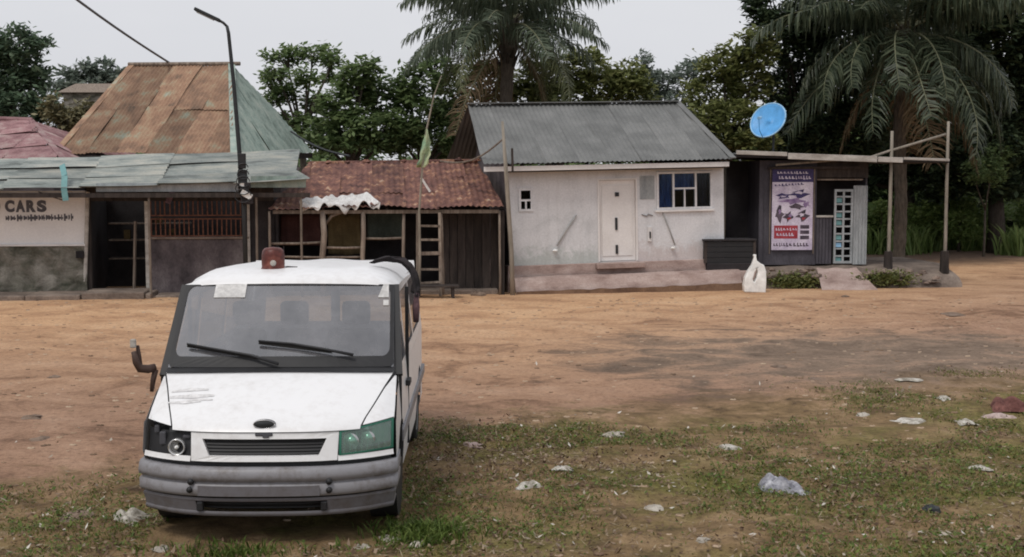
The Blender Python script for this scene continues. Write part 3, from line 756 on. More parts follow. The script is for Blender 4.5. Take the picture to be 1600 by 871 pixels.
# ladder against the shed
ld = thing('ladder', 'weathered wooden ladder leaning on the red-roofed shed front', 'ladder', ROW.w(ROW.at(668, 460, -1.0).x, -1.0, 0), RI)
u0 = ROW.at(668, 460, -1.0).x
def LL(px, py, v): q = ROW.at(px, py, v); return Vector((q.x-u0, v+1.0, q.z))
s0, s1 = LL(652, 400, -1.0), LL(688, 400, -1.0)
ru = [(s0.x, 0.0, gz(*ROW.w(u0+s0.x, -1.0, 0).xy)), (s0.x+0.02, 0.12, 1.92)]; rv = [(s1.x, 0.0, gz(*ROW.w(u0+s1.x, -1.0, 0).xy)), (s1.x-0.01, 0.12, 1.92)]
MB().bar(ru[0], ru[1], 0.07, 0.05, (0, 1, 0)).build('rail', M['wood'], ld)
MB().bar(rv[0], rv[1], 0.06, 0.05, (0, 1, 0)).build('rail', M['wood'], ld)
for zz in (0.3, 0.62, 0.98, 1.30, 1.62):
    yy = 0.12*zz/1.92
    MB().bar((s0.x+0.01, yy-0.03, zz), (s1.x, yy-0.03, zz+rnd.uniform(-0.03, 0.03)), 0.03, 0.08 if zz == 0.98 else 0.05).build('rung', M['wood'], ld)

# bench / pallet under it
be = thing('low_bench', 'low dark plank bench on the ground below the ladder', 'bench', ROW.w(ROW.at(665, 460, -1.35).x, -1.35, gz(*ROW.w(ROW.at(665, 460, -1.35).x, -1.35, 0).xy)), RI)
for k in range(3): MB().box((-0.75, -0.22+k*0.15, 0.24), (0.75, -0.09+k*0.15, 0.28)).build('plank', M['wood_dark'], be)
for sx_ in (-0.62, 0.62):
    for sy_ in (-0.16, 0.16): MB().box((sx_-0.03, sy_-0.03, -0.05), (sx_+0.03, sy_+0.03, 0.24)).build('leg', M['wood_dark'], be)

# flag on a stick through the shed roof
q0 = ROW.at(655, 460, -1.12)
fg = thing('flag_pole', 'thin crooked pole with pale green and yellow cloth in front of shed', 'flag pole', ROW.w(q0.x, -1.12, 0), RI)
def LF(px, py): q = ROW.at(px, py, -1.12); return Vector((q.x-q0.x, 0, q.z))
MB().tube([(0, 0, -0.1), LF(656, 400), LF(655, 330), LF(660, 262), LF(667, 200), LF(678, 150), LF(690, 118)], [0.032, 0.03, 0.028, 0.026, 0.022, 0.016, 0.008], 7).build('pole', M['bamboo'], fg, smooth=True)
mb = MB(); prof = [(202, 665, 668), (212, 664, 670), (222, 660, 673), (231, 659, 671), (240, 655, 674), (247, 657, 669), (256, 651, 670), (262, 650, 664)]
def flagf(a, b):
    y = lerp(202, 262, a); x0 = float(np.interp(y, [p[0] for p in prof], [p[1] for p in prof])); x1 = float(np.interp(y, [p[0] for p in prof], [p[2] for p in prof]))
    q = LF(lerp(x0, x1, b), y); return (q.x, -0.04+0.06*math.sin(b*7+a*5)+0.03*math.sin(a*19+b*3), q.z)
mb.grid(flagf, list(np.linspace(0, 1, 10)), list(np.linspace(0, 1, 9)))
o = mb.build('cloth', M['flag'], fg, smooth=True, fix=False)
s_ = o.modifiers.new('thickness', 'SOLIDIFY'); s_.thickness = 0.004
MB().bar(LF(658, 278), LF(672, 300), 0.05, 0.03, (0, 1, 0)).build('tied_rag', M['white_sheet'], fg)

# ------------------------------------------------------------------ white house with the grey roof
HW = Frame(-0.03, 30.5, R(11.0))
HT = 0.022                                     # the floor and walls rise a little to the right
hw = thing('white_house', 'small whitewashed house with grey sheet roof and cream door', 'house', HW.o, (0, -HT, R(11.0)))
def H(px, py, v=0.0):
    q = HW.at(px, py, v); return Vector((q.x, v, q.z - HT*q.x))
LH, ZF = 5.38, 0.62
ZE = 2.92
d0, d1 = H(936, 400).x, H(998, 400).x
zd = H(966, 279).z
w0, w1, wz0, wz1 = H(1029, 300).x, H(1116, 300).x, H(1070, 327).z, H(1070, 268).z
s0, s1, sz0, sz1 = H(813, 300).x, H(836, 300).x, H(824, 331).z, H(824, 294).z
def house_wall_material():
    m, n, l, p = mat_new('stained_whitewash')
    v = coords(n, l, per_object=False)
    a = noise_node(n, l, 1.1, 7, v, 0.65, 0.5); b = noise_node(n, l, 24, 5, v); c = noise_node(n, l, 3.2, 6, v, 0.7, 1.0)
    r = ramp_node(n, [(0.30, (0.49, 0.50, 0.515)), (0.48, (0.645, 0.65, 0.67)), (0.70, (0.72, 0.72, 0.74))]); l.new(a.outputs['Fac'], r.inputs[0])
    sx = n.new('ShaderNodeSeparateXYZ'); l.new(v, sx.inputs[0])
    # splash dirt and algae rising unevenly from the plinth
    q = n.new('ShaderNodeMath'); q.operation = 'MULTIPLY_ADD'; q.inputs[1].default_value = 1.3; l.new(c.outputs['Fac'], q.inputs[0]); l.new(sx.outputs['Z'], q.inputs[2])
    f = n.new('ShaderNodeMapRange'); l.new(q.outputs[0], f.inputs[0]); f.inputs[1].default_value = 1.75; f.inputs[2].default_value = 1.45
    f.inputs[3].default_value = 0; f.inputs[4].default_value = 0.75
    x2 = n.new('ShaderNodeMapRange'); l.new(sx.outputs['X'], x2.inputs[0]); x2.inputs[1].default_value = 2.1; x2.inputs[2].default_value = 2.7
    st = mix_node(n, l, x2.outputs[0], (0.42, 0.46, 0.445), (0.54, 0.48, 0.47))
    k = mix_node(n, l, f.outputs[0], r.outputs[0], st)
    g = ramp_node(n, [(0.3, (0.88, 0.88, 0.88)), (0.7, (1.08, 1.08, 1.08))]); l.new(b.outputs['Fac'], g.inputs[0])
    k = mix_node(n, l, 1.0, k, g.outputs[0], 'MULTIPLY')
    # rain streaks
    vs_ = coords(n, l, (5, 5, 0.35), per_object=False); s = noise_node(n, l, 1.6, 5, vs_, 0.6)
    sr = ramp_node(n, [(0.33, (0.84, 0.83, 0.82)), (0.5, (1, 1, 1))]); l.new(s.outputs['Fac'], sr.inputs[0])
    k = mix_node(n, l, 0.5, k, sr.outputs[0], 'MULTIPLY')
    l.new(k, p.inputs['Base Color']); p.inputs['Roughness'].default_value = 0.9; p.inputs['Specular IOR Level'].default_value = 0.2
    bump_node(n, l, b.outputs['Fac'], p, 0.3, 0.012)
    return m
M['house_wall'] = house_wall_material()
def rect(x0, z0, x1, z1): return [(x0, z0), (x1, z0), (x1, z1), (x0, z1)]
MB().plate(rect(0, ZF, LH, ZE), [rect(d0, ZF+0.02, d1, zd), rect(w0, wz0, w1, wz1), rect(s0, sz0, s1, sz1)], lambda a, b, k: (a, 0.16*k, b), True).build('front_wall', M['house_wall'], hw)
zr, vr = H(738, 170, 2.7).z, 2.7
dep = 5.4
# left gable, back and right walls
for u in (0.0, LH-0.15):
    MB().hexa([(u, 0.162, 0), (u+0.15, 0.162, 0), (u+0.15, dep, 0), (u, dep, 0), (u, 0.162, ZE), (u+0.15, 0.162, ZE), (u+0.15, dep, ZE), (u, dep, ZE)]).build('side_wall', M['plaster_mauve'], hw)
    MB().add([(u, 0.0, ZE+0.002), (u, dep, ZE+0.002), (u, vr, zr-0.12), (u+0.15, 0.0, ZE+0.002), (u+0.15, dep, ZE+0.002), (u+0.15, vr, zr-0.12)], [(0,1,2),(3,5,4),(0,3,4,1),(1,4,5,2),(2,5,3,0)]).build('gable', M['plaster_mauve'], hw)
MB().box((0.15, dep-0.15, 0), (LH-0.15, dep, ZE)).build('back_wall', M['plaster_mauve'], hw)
MB().box((0.15, 0.4, ZF-0.1), (LH-0.15, dep-0.15, ZF)).build('floor', M['concrete'], hw)
# roof
eL, eR = H(758, 263, -0.5), H(1150, 245, -0.5)
rL, rR = H(737, 170, vr), H(1064, 157, vr)
eL.z = eR.z = (eL.z+eR.z)/2; rL.z = rR.z = (rL.z+rR.z)/2
rf = MB().bar(rL + Vector((0, 0, 0.05)), rR + Vector((0, 0, 0.05)), 0.34, 0.025).build('roof', M['sheet_grey'], hw)
roof_sheets(rf, [eL, eR, rR, rL], 'sheet_grey', 0.78, 3.6, 0.014, 0.12, 'up', 'roof_sheet', 0.008, 0.006, 0.1, 31, 0.012)
bL, bR = Vector((eL.x, dep+0.5, eL.z)), Vector((eR.x, dep+0.5, eL.z))
roof_sheets(rf, [bR, bL, rL, rR], 'sheet_grey', 0.78, 3.6, 0.014, 0.12, 'up', 'roof_sheet', 0.008, 0.006, 0.1, 32)
# right hip closing the roof
roof_sheets(rf, [eR, bR, rR], 'sheet_grey', 0.78, 3.6, 0.014, 0.12, 'up', 'roof_sheet', 0.008, 0.006, 0.1, 33)
MB().bar(eR + Vector((0, 0, 0.045)), rR + Vector((0, 0, 0.045)), 0.16, 0.02).build('hip_cap', M['sheet_grey'], rf)
zfa = H(960, 268, -0.42).z
MB().box((eL.x+0.05, -0.44, eL.z-0.16), (eR.x-0.08, -0.40, eL.z-0.045)).build('fascia', M['plaster_white'], hw, bevel=0.006)
MB().box((0, -0.40, eL.z-0.19), (LH, 0.0, eL.z-0.165)).build('soffit', M['wood_dark'], hw)
for u in np.linspace(0.3, LH-0.3, 7):
    MB().bar((u, -0.38, eL.z-0.12), (u, vr, zr-0.16), 0.05, 0.08).build('rafter', M['wood_dark'], hw)
# plinth and step
MB().hexa([(-0.12, -0.12, -0.35), (LH+0.1, -0.12, -0.35), (LH+0.1, dep, -0.35), (-0.12, dep, -0.35), (-0.06, -0.06, ZF), (LH+0.06, -0.06, ZF), (LH+0.06, dep-0.02, ZF), (-0.06, dep-0.02, ZF)]).build('plinth', M['concrete_pink'], hw, bevel=0.02)
mb = MB(); us = list(np.linspace(0.02, LH+0.25, 90))
prof = [(-0.13, 0.36), (-0.38, 0.355), (-0.46, 0.30), (-0.50, 0.12), (-0.60, 0.0), (-0.62, -0.30)]
mb.grid(lambda u, k: (u, prof[int(k)][0] - 0.05*(float(vnoise(np.array([u*1.7]), np.array([k*0.9]), 11)[0])-0.5) - 0.035*(float(vnoise(np.array([u*6.0]), np.array([k*1.3]), 12)[0])-0.5), prof[int(k)][1]-0.014*(float(vnoise(np.array([u*2.9]), np.array([k*1.7]), 14)[0])-0.5)), us, list(range(6)))
mb.build('step', M['concrete_pink'], hw, smooth=True, fix=False)
mb = MB(); mb.grid(lambda u, k: (u, -0.63-0.03*float(vnoise(np.array([u*5.1]), np.array([0.3]), 5)[0])-0.22*k*float(vnoise(np.array([u*2.7]), np.array([k*1.5]), 6)[0]), 0.04*float(vnoise(np.array([u*3.9]), np.array([0.7]), 7)[0])+0.03-0.30*k), us, [0, 0.5, 1])
mb.build('eroded_edge', M['stain'], hw, smooth=True, fix=False)
MB().box((d0-0.1, -0.28, ZF-0.135), (d1+0.1, -0.07, ZF-0.01)).build('doorstep', M['concrete_pink'], hw, bevel=0.015)
# door
dr = MB().box((d0+0.045, 0.05, ZF+0.03), (d1-0.045, 0.10, zd-0.045)).build('door', M['door_cream'], hw, bevel=0.005)
wd = d1-d0
for (a, b, c, d) in ((0.12, 0.06, 0.88, 0.94),):
    zz0, zz1 = lerp(ZF+0.03, zd-0.045, b), lerp(ZF+0.03, zd-0.045, d)
    MB().box((d0+wd*a, 0.035, zz0), (d0+wd*c, 0.048, zz1)).build('door_panel', M['door_cream'], dr, bevel=0.012)
for (px, py, w_, h_) in ((967, 304, 0.10, 0.10), (965, 350, 0.06, 0.30), (965, 390, 0.06, 0.22)):
    q = H(px, py, 0.03); MB().cbox((q.x, 0.02, q.z), (w_, 0.03, h_)).build('latch_plate', M['iron_dark'], dr, bevel=0.008)
MB().box((d0, -0.02, ZF+0.02), (d0+0.04, 0.14, zd)).box((d1-0.04, -0.02, ZF+0.02), (d1, 0.14, zd)).box((d0+0.04, -0.02, zd-0.04), (d1-0.04, 0.14, zd)).build('door_frame', M['door_cream'], hw)
# windows
def glass_material():
    m, n, l, p = mat_new('window_glass')
    t_ = n.new('ShaderNodeBsdfTransparent'); t_.inputs[0].default_value = (0.72, 0.76, 0.78, 1)
    g_ = n.new('ShaderNodeBsdfGlossy'); g_.inputs['Roughness'].default_value = 0.06; g_.inputs[0].default_value = (0.9, 0.9, 0.9, 1)
    fr = n.new('ShaderNodeLayerWeight'); fr.inputs['Blend'].default_value = 0.15
    mx = n.new('ShaderNodeMixShader'); l.new(fr.outputs['Facing'], mx.inputs[0]); l.new(t_.outputs[0], mx.inputs[1]); l.new(g_.outputs[0], mx.inputs[2])
    l.new(mx.outputs[0], n['Material Output'].inputs['Surface'])
    return m
M['glass'] = glass_material()
def window(x0, z0, x1, z1, verts, horiz, fw, mat, curtains):
    holes = []
    xs = [x0+fw] + sum(([v-fw*0.45, v+fw*0.45] for v in verts), []) + [x1-fw]
    cells = []
    for i in range(0, len(xs), 2):
        hz = horiz.get(i//2)
        if hz: 
            cells.append((xs[i], hz+fw*0.4, xs[i+1], z1-fw)); zlow = (z0+fw, hz-fw*0.4)
            mid_ = (xs[i]+xs[i+1])/2
            cells += [(xs[i], zlow[0], mid_-fw*0.3, zlow[1]), (mid_+fw*0.3, zlow[0], xs[i+1], zlow[1])]
        else: cells.append((xs[i], z0+fw, xs[i+1], z1-fw))
    wn_ = MB().plate(rect(x0, z0, x1, z1), [rect(*c) for c in cells], lambda a, b, k: (a, -0.025+0.09*k, b), True).build('window', M[mat], hw)
    for c in cells: MB().box((c[0], 0.012, c[1]), (c[2], 0.018, c[3])).build('pane', M['glass'], wn_)
    for (a, b, mt, zlo) in curtains:
        mb = MB(); mb.grid(lambda u, z: (u, 0.20+0.03*math.sin(u*40), z), list(np.linspace(a, b, 26)), [zlo, (zlo+z1)/2, z1])
        mb.build('curtain', M[mt], wn_, smooth=True, fix=False)
    return wn_
ww = w1-w0
window(w0+0.002, wz0+0.002, w1-0.002, wz1-0.002, [w0+ww*0.30, w0+ww*0.70], {1: lerp(wz0, wz1, 0.55)}, 0.05, 'white_frame',
       [(w0, w0+ww*0.32, 'curtain_blue', wz0), (w0+ww*0.3, w0+ww*0.72, 'curtain_blue', lerp(wz0, wz1, 0.5)), (w0+ww*0.7, w1, 'curtain_dark', wz0)])
window(s0+0.002, sz0+0.002, s1-0.002, sz1-0.002, [], {0: lerp(sz0, sz1, 0.48)}, 0.06, 'white_frame', [])
MB().box((0.3, 1.4, ZF), (LH-0.3, 1.45, ZE-0.1)).build('inner_wall', M['dark_wall'], hw)
MB().box((w0-0.05, -0.06, wz0-0.06), (w1+0.03, 0.0, wz0-0.003)).build('window_sill', M['plaster_white'], hw, bevel=0.008)
# tubes and blobs added to stand for grey wall stains, and odds and ends
MB().tube([H(903, 336, -0.02), H(888, 358, -0.025), H(872, 384, -0.03)], 0.016, 7).build('wall_streak', M['streak_grey'], hw, smooth=True)
MB().tube([H(1038, 332, -0.02), H(1047, 356, -0.025), H(1056, 383, -0.03)], 0.016, 7).build('wall_streak', M['streak_grey'], hw, smooth=True)
for (px, py) in ((869, 391), (1053, 387)):
    q = H(px, py, -0.07); m_ = stone_mesh(int(px), 0.8); m_.v = [(x*0.07+q.x, y*0.05+q.y, z*0.08+q.z-0.04) for x, y, z in m_.v]; m_.build('streak_blob', M['white_plastic'], hw, smooth=True)
q = H(1017, 366, -0.02); MB().cbox((q.x, -0.025, q.z), (0.10, 0.04, 0.36)).build('meter_board', M['plaster_white'], hw, bevel=0.006)
MB().cbox((q.x, -0.055, q.z-0.02), (0.035, 0.03, 0.16)).build('switch', M['iron_dark'], hw)
q = H(1014, 337, -0.02); MB().tube([(q.x-0.14, -0.015, q.z+0.03), (q.x-0.02, -0.02, q.z-0.02), (q.x+0.02, -0.02, q.z+0.03), (q.x+0.14, -0.015, q.z-0.01)], 0.014, 6).build('wall_cable', M['ink_soft'], hw)
a_, b_ = H(1003, 312, -0.01), H(1026, 275, -0.01)
MB().box((a_.x, -0.012, a_.z), (b_.x, -0.002, b_.z)).build('faded_panel', M['tin_pale'], hw)

# pole at the house's left corner
q = G(803, 458); 
hp = thing('corner_pole', 'thin grey pole beside the left corner of white house', 'pole', (q.x, 29.75, 0))
qb, qt = P(801, 420, 29.75), P(785, 190, 29.75)
MB().tube([(qb.x-q.x, 0, -0.1), (qb.x-q.x-0.03, 0, 1.0), (lerp(qb.x, qt.x, 0.6)-q.x, 0, 2.7), (qt.x-q.x, 0, qt.z)], [0.06, 0.055, 0.05, 0.03], 8).build('shaft', M['bamboo'], hp, smooth=True)
MB().tube([P(801, 268, 29.8) - Vector((q.x, 29.75, 0)), P(800, 232, 29.8) - Vector((q.x, 29.75, 0))], 0.028, 7).build('stub', M['wood_dark'], hp)
cb = thing('service_cable', 'sagging service cable from shed roof up to the grey roof', 'cable', P(688, 252, 30.8))
o_ = cb.location.copy()
a_, b_ = P(688, 252, 30.8)-o_, P(789, 215, 29.75)-o_
MB().tube([a_.lerp(b_, k/8) + Vector((0, 0, -0.25*math.sin(math.pi*k/8))) for k in range(9)], 0.022, 6).build('wire', M['wood'], cb)

# ------------------------------------------------------------------ grey kiosk on the right
KF = Frame(*P(1200, 400, 32.3).xy, R(4.0))
kt = thing('kiosk', 'dark grey kiosk with flat plank roof on a rubble platform', 'kiosk', KF.o, (0, 0, R(4.0)))
def K(px, py, v=0.0): return KF.at(px, py, v)
ZK = 0.52
zr = K(1270, 243, -0.6).z
kx0, kx1 = K(1186, 400).x, K(1354, 400).x
ax = K(1140, 400, 1.2).x
# alley wall between house and kiosk
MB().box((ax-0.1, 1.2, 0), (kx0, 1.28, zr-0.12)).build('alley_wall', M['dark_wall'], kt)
MB().box((kx0, 0.102, ZK), (kx0+0.06, 3.0, zr-0.12)).build('side_wall', M['kiosk_wall'], kt)
bx0, bx1 = K(1274, 400).x, K(1302, 400).x
MB().box((kx0, 0.0, ZK), (bx0, 0.1, zr-0.12)).build('front_board', M['kiosk_wall'], kt)
MB().box((kx0-0.03, -0.05, ZK-0.02), (kx0+0.07, -0.002, zr-0.12)).build('post', M['kiosk_wall'], kt)
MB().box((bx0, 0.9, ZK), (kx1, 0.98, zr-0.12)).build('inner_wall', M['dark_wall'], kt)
MB().box((bx0, 0.0, zr-0.55), (kx1, 0.1, zr-0.12)).build('head_board', M['wood_dark'], kt)
MB().box((bx0, -0.03, zr-0.62), (K(1345, 400).x, 0.0, zr-0.58)).build('head_rail', M['wood'], kt)
# half door with upright boards
hx1 = K(1300, 400).x; zh = K(1285, 340).z
for k in range(5):
    a, b = lerp(bx0+0.02, hx1, k/5), lerp(bx0+0.02, hx1, (k+1)/5)-0.012
    MB().box((a, 0.03, ZK+0.02), (b, 0.07, zh)).build('half_door_board', M['kiosk_wall'], kt)
MB().box((bx0, 0.0, zh+0.002), (hx1+0.02, 0.1, zh+0.05)).build('counter', M['plank_pale'], kt)
# pale grille door: frame, bars and small plates
gx0, gx1 = K(1302, 400).x, K(1331, 400).x; gz0, gz1 = ZK+0.03, K(1315, 296).z
g = MB().box((gx0, -0.02, gz0), (gx0+0.05, 0.03, gz1)).box((gx1-0.05, -0.02, gz0), (gx1, 0.03, gz1)).box((gx0+0.05, -0.02, gz1-0.06), (gx1-0.05, 0.03, gz1)).box((gx0+0.05, -0.02, gz0), (gx1-0.05, 0.03, gz0+0.06)).build('grille_door', M['tin_pale'], kt)
mid_ = (gx0+gx1)/2
MB().box((mid_-0.025, -0.015, gz0+0.06), (mid_+0.025, 0.025, gz1-0.06)).build('bar', M['tin_pale'], g)
for k in range(1, 10):
    zz = lerp(gz0, gz1, k/10)
    MB().box((gx0+0.05, -0.012, zz-0.02), (mid_-0.027, 0.02, zz+0.02)).build('bar', M['tin_pale'], g)
    MB().box((mid_+0.027, -0.012, zz-0.02), (gx1-0.05, 0.02, zz+0.02)).build('bar', M['tin_pale'], g)
for k in range(9):
    if k % 3 != 1:
        zz = lerp(gz0, gz1, (k+0.5)/10)
        MB().box((gx0+0.06, 0.022, zz-0.055), (mid_-0.035, 0.028, zz+0.055)).build('plate', M['pale_blue'] if k == 2 else M['teal'], g)
# corrugated pale panel
mb = MB(); a, b = gx1+0.02, kx1
mb.grid(lambda u, z: (u, 0.02+0.014*math.cos(2*math.pi*(u-a)/0.085), z), list(np.linspace(a, b, 36)), [ZK, (ZK+zr)/2, zr-0.75])
mb.build('corrugated_panel', M['tin_pale'], kt, smooth=True, fix=False)
MB().box((kx1-0.04, 0.06, ZK), (kx1, 3.0, zr-0.12)).build('side_wall', M['kiosk_wall'], kt)
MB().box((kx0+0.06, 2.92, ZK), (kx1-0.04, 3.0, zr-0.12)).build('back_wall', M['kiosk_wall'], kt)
# flat roof of pale planks sloping a touch to the right
ra, rb = K(1150, 239, -0.6), K(1484, 251, -0.6)
rf = MB().hexa([ra+Vector((0, 0.02, -0.10)), rb+Vector((0, 0.02, -0.06)), rb+Vector((0, 3.6, -0.06)), ra+Vector((0, 3.6, -0.10)),
                ra+Vector((0, 0.02, -0.03)), rb+Vector((0, 0.02, -0.03)), rb+Vector((0, 3.6, -0.03)), ra+Vector((0, 3.6, -0.03))]).build('roof', M['dark_wall'], kt)
for k, (s0_, s1_, th, dz) in enumerate(((0.0, 0.24, 0.10, 0.02), (0.24, 0.66, 0.15, 0.0), (0.66, 0.78, 0.13, -0.01), (0.78, 1.0, 0.06, 0.0))):
    a, b = ra.lerp(rb, s0_), ra.lerp(rb, s1_-0.004)
    MB().bar(a+Vector((0, -0.02-0.006*k, dz-th/2+0.04)), b+Vector((0, -0.02-0.006*k, dz-th/2+0.04)), 0.03, th).build('fascia_plank', M['plank_pale'], rf, bevel=0.006)
for k in range(8):
    a = ra.lerp(rb, (k+0.02)/8); b = ra.lerp(rb, (k+0.98)/8)
    MB().hexa([a+Vector((0, 0, -0.028)), b+Vector((0, 0, -0.028)), b+Vector((0, 3.6, -0.028)), a+Vector((0, 3.6, -0.028)),
               a+Vector((0, 0, 0.0)), b+Vector((0, 0, 0.0)), b+Vector((0, 3.6, 0.0)), a+Vector((0, 3.6, 0.0))]).build('roof_plank', M['tin_pale'], rf)
MB().bar(K(1200, 263, -0.1), K(1345, 262, -0.1), 0.05, 0.06).build('eave_rail', M['wood_dark'], kt)
MB().tube([K(1212, 258, -0.3), K(1360, 246, -0.3), K(1390, 236, -0.45), K(1478, 210, -0.5)], 0.03, 7).build('eave_pole', M['bamboo'], kt, smooth=True)
for px, top, r_ in ((1390, 205, 0.05), (1478, 190, 0.045)):
    b0 = K(px-2, 400, -0.45); q = K(px+4, top, -0.45)
    b0.z = ZK
    o = MB().tube([(b0.x, -0.45, -0.1), (b0.x+0.01, -0.45, 1.2), (lerp(b0.x, q.x, 0.7), -0.45, 2.4), (q.x, -0.45, q.z)], [r_, r_*0.95, r_*0.9, r_*0.75], 9).build('canopy_post', M['bamboo'], kt, smooth=True)
    MB().tube([(b0.x, -0.45, ZK-0.2), (b0.x, -0.45, ZK+0.36)], [0.12, 0.10], 9).build('foot', M['wood_dark'], o)
# platform of packed rubble under the kiosk
mb = MB(); px_ = K(1130, 440, -0.8).x, K(1502, 440, -0.8).x
us = list(np.linspace(px_[0], px_[1], 60)); prof = [(3.2, ZK-0.02), (0.5, ZK-0.015), (-0.40, ZK-0.04), (-0.62, ZK-0.12), (-0.80, 0.22), (-0.95, 0.04), (-1.0, -0.25)]
def plat(u, k):
    y, z = prof[int(k)]
    w_ = 0 if k < 2 else 1
    drop = 0.12*max(0, (u-K(1360, 440).x)/1.6) if k > 1 else 0
    return (u, y + w_*(0.07*math.sin(u*3.1+k)+0.04*math.sin(u*8.7+2*k)), z + w_*(0.03*math.sin(u*5.3+k*2)) - drop)
mb.grid(plat, us, list(range(len(prof))))
mb.build('platform', M['concrete'], kt, smooth=True, fix=False)
mb = MB(); a, b = K(1282, 440, -0.9).x, K(1345, 440, -0.9).x
mb.grid(lambda u, k: (u + (0.18*k/3)*(1 if u > (a+b)/2 else -0.6), -0.55-0.24*k+0.02*math.sin(u*9+k), ZK-0.05-k*0.125+0.015*math.sin(u*13)), list(np.linspace(a, b, 14)), [0, 1, 2, 3, 4])
mb.build('ramp', M['concrete_pink'], kt, smooth=True, fix=False)
for k in range(44):
    px, py = (rnd.uniform(1355, 1468), rnd.uniform(424, 443)) if k < 26 else (rnd.uniform(1200, 1282), rnd.uniform(420, 443))
    q = K(px, py, -0.93); s_ = rnd.uniform(0.05, 0.13)
    m_ = stone_mesh(k+200); m_.v = [(x*s_*1.3+q.x, y*s_+q.y, z*s_*1.2+q.z-0.01) for x, y, z in m_.v]
    m_.build('rubble_stone', M['rubble'], kt)

# ------------------------------------------------------------------ banner on the kiosk front
b0, b1 = K(1205, 391, -0.07), K(1271, 263, -0.07)
W_, H_ = b1.x-b0.x, b1.z-b0.z
bn = thing('banner', 'tall printed vinyl banner with dark blue head on the kiosk front', 'banner', KF.w(b0.x, -0.07, b0.z), (0, 0, R(4.0)))
M['print_pale'] = M_mottle('banner_pale_print', [(0.35, (0.50, 0.43, 0.56)), (0.65, (0.74, 0.68, 0.78))], 3, 0.5, 0.05)
M['print_blue'] = M_mottle('banner_blue_print', [(0.35, (0.030, 0.022, 0.085)), (0.65, (0.07, 0.055, 0.17))], 3, 0.5, 0.05)
M['print_red'] = M_mottle('banner_red_print', [(0.35, (0.26, 0.025, 0.04)), (0.65, (0.42, 0.06, 0.075))], 5, 0.5, 0.05)
M['print_dark'] = M_mottle('banner_dark_print', [(0.35, (0.03, 0.024, 0.035)), (0.65, (0.13, 0.10, 0.13))], 6, 0.5, 0.05)
MB().box((0, -0.008, 0), (W_, 0.0, H_)).build('vinyl', M['print_pale'], bn)
def pr(x0, z0, x1, z1, mat, name, lay=1, skew=0.0):
    y0, y1 = -0.008-0.0025*lay, -0.008-0.0025*lay+0.0018
    a, b, c, d = (x0*W_, z0*H_), (x1*W_, (z0+skew)*H_), (x1*W_, (z1+skew)*H_), (x0*W_, z1*H_)
    MB().hexa([(a[0], y0, a[1]), (b[0], y0, b[1]), (b[0], y1, b[1]), (a[0], y1, a[1]), (d[0], y0, d[1]), (c[0], y0, c[1]), (c[0], y1, c[1]), (d[0], y1, d[1])]).build(name, M[mat], bn)
pr(0.0, 0.83, 1.0, 1.0, 'print_blue', 'head_field')
rr = random.Random(9)
def worn_line(x0, x1, z, h, mat, skew=0.0, lay=2):
    """one line of print too small to read: broken strokes"""
    mb = MB(); x = x0; y0, y1 = -0.008-0.0025*lay, -0.008-0.0025*lay+0.0018
    while x < x1:
        w_ = rr.uniform(0.03, 0.075); zz = z+skew*(x-x0); hh = h*rr.uniform(0.6, 1)
        mb.box((x*W_, y0, (zz-hh/2)*H_), ((x+w_*0.5)*W_, y1, (zz+hh/2)*H_))
        mb.box(((x+w_*0.5)*W_, y0, (zz-hh/2)*H_), ((x+w_)*W_, y1, (zz-hh/2+hh*0.35)*H_))
        x += w_+rr.uniform(0.012, 0.03)
    mb.build('print_line', M[mat], bn)
worn_line(0.12, 0.86, 0.945, 0.035, 'print_pale')
worn_line(0.16, 0.92, 0.885, 0.05, 'print_pale')
worn_line(0.06, 0.72, 0.79, 0.03, 'print_blue', 0.03, 1)
M['print_mid'] = M_mottle('banner_mid_print', [(0.35, (0.16, 0.10, 0.22)), (0.65, (0.36, 0.26, 0.42))], 6, 0.5, 0.05)
def blot(cx, cz, rx, rz, mat, lay):
    n_ = 11; y0 = -0.008-0.0025*lay; ph = rr.uniform(0, 6)
    pts_ = [((cx+rx*(0.75+0.35*math.sin(3*k+ph))*math.cos(2*math.pi*k/n_))*W_, (cz+rz*(0.75+0.35*math.cos(2*k+ph))*math.sin(2*math.pi*k/n_))*H_) for k in range(n_)]
    MB().add([(x, y0, z) for x, z in pts_]+[(x, y0+0.0018, z) for x, z in pts_], [tuple(range(n_)), tuple(reversed(range(n_, 2*n_)))]+[(k, (k+1) % n_, n_+(k+1) % n_, n_+k) for k in range(n_)]).build('picture_patch', M[mat], bn)
for (cx, cz, rx, rz, mt) in ((0.30, 0.66, 0.22, 0.045, 'print_blue'), (0.66, 0.685, 0.27, 0.06, 'print_blue'), (0.50, 0.60, 0.36, 0.045, 'print_mid'), (0.18, 0.44, 0.12, 0.12, 'print_dark'), (0.40, 0.41, 0.14, 0.07, 'print_dark'), (0.75, 0.42, 0.18, 0.08, 'print_dark'), (0.60, 0.53, 0.24, 0.04, 'print_dark'), (0.84, 0.56, 0.10, 0.05, 'print_mid')):
    blot(cx, cz, rx, rz, mt, 1)
for (cx, cz, rx, rz, mt) in ((0.66, 0.70, 0.15, 0.02, 'print_pale'), (0.28, 0.655, 0.10, 0.014, 'print_pale'), (0.45, 0.42, 0.06, 0.03, 'print_mid'), (0.74, 0.43, 0.08, 0.03, 'print_pale'), (0.20, 0.47, 0.05, 0.04, 'print_mid'), (0.42, 0.385, 0.06, 0.02, 'print_red'), (0.78, 0.385, 0.06, 0.02, 'print_red')):
    blot(cx, cz, rx, rz, mt, 2)
pr(0.06, 0.14, 0.64, 0.30, 'print_red', 'red_field', 1)
worn_line(0.10, 0.60, 0.255, 0.035, 'print_pale', 0, 2); worn_line(0.12, 0.55, 0.19, 0.04, 'print_pale', 0, 2)
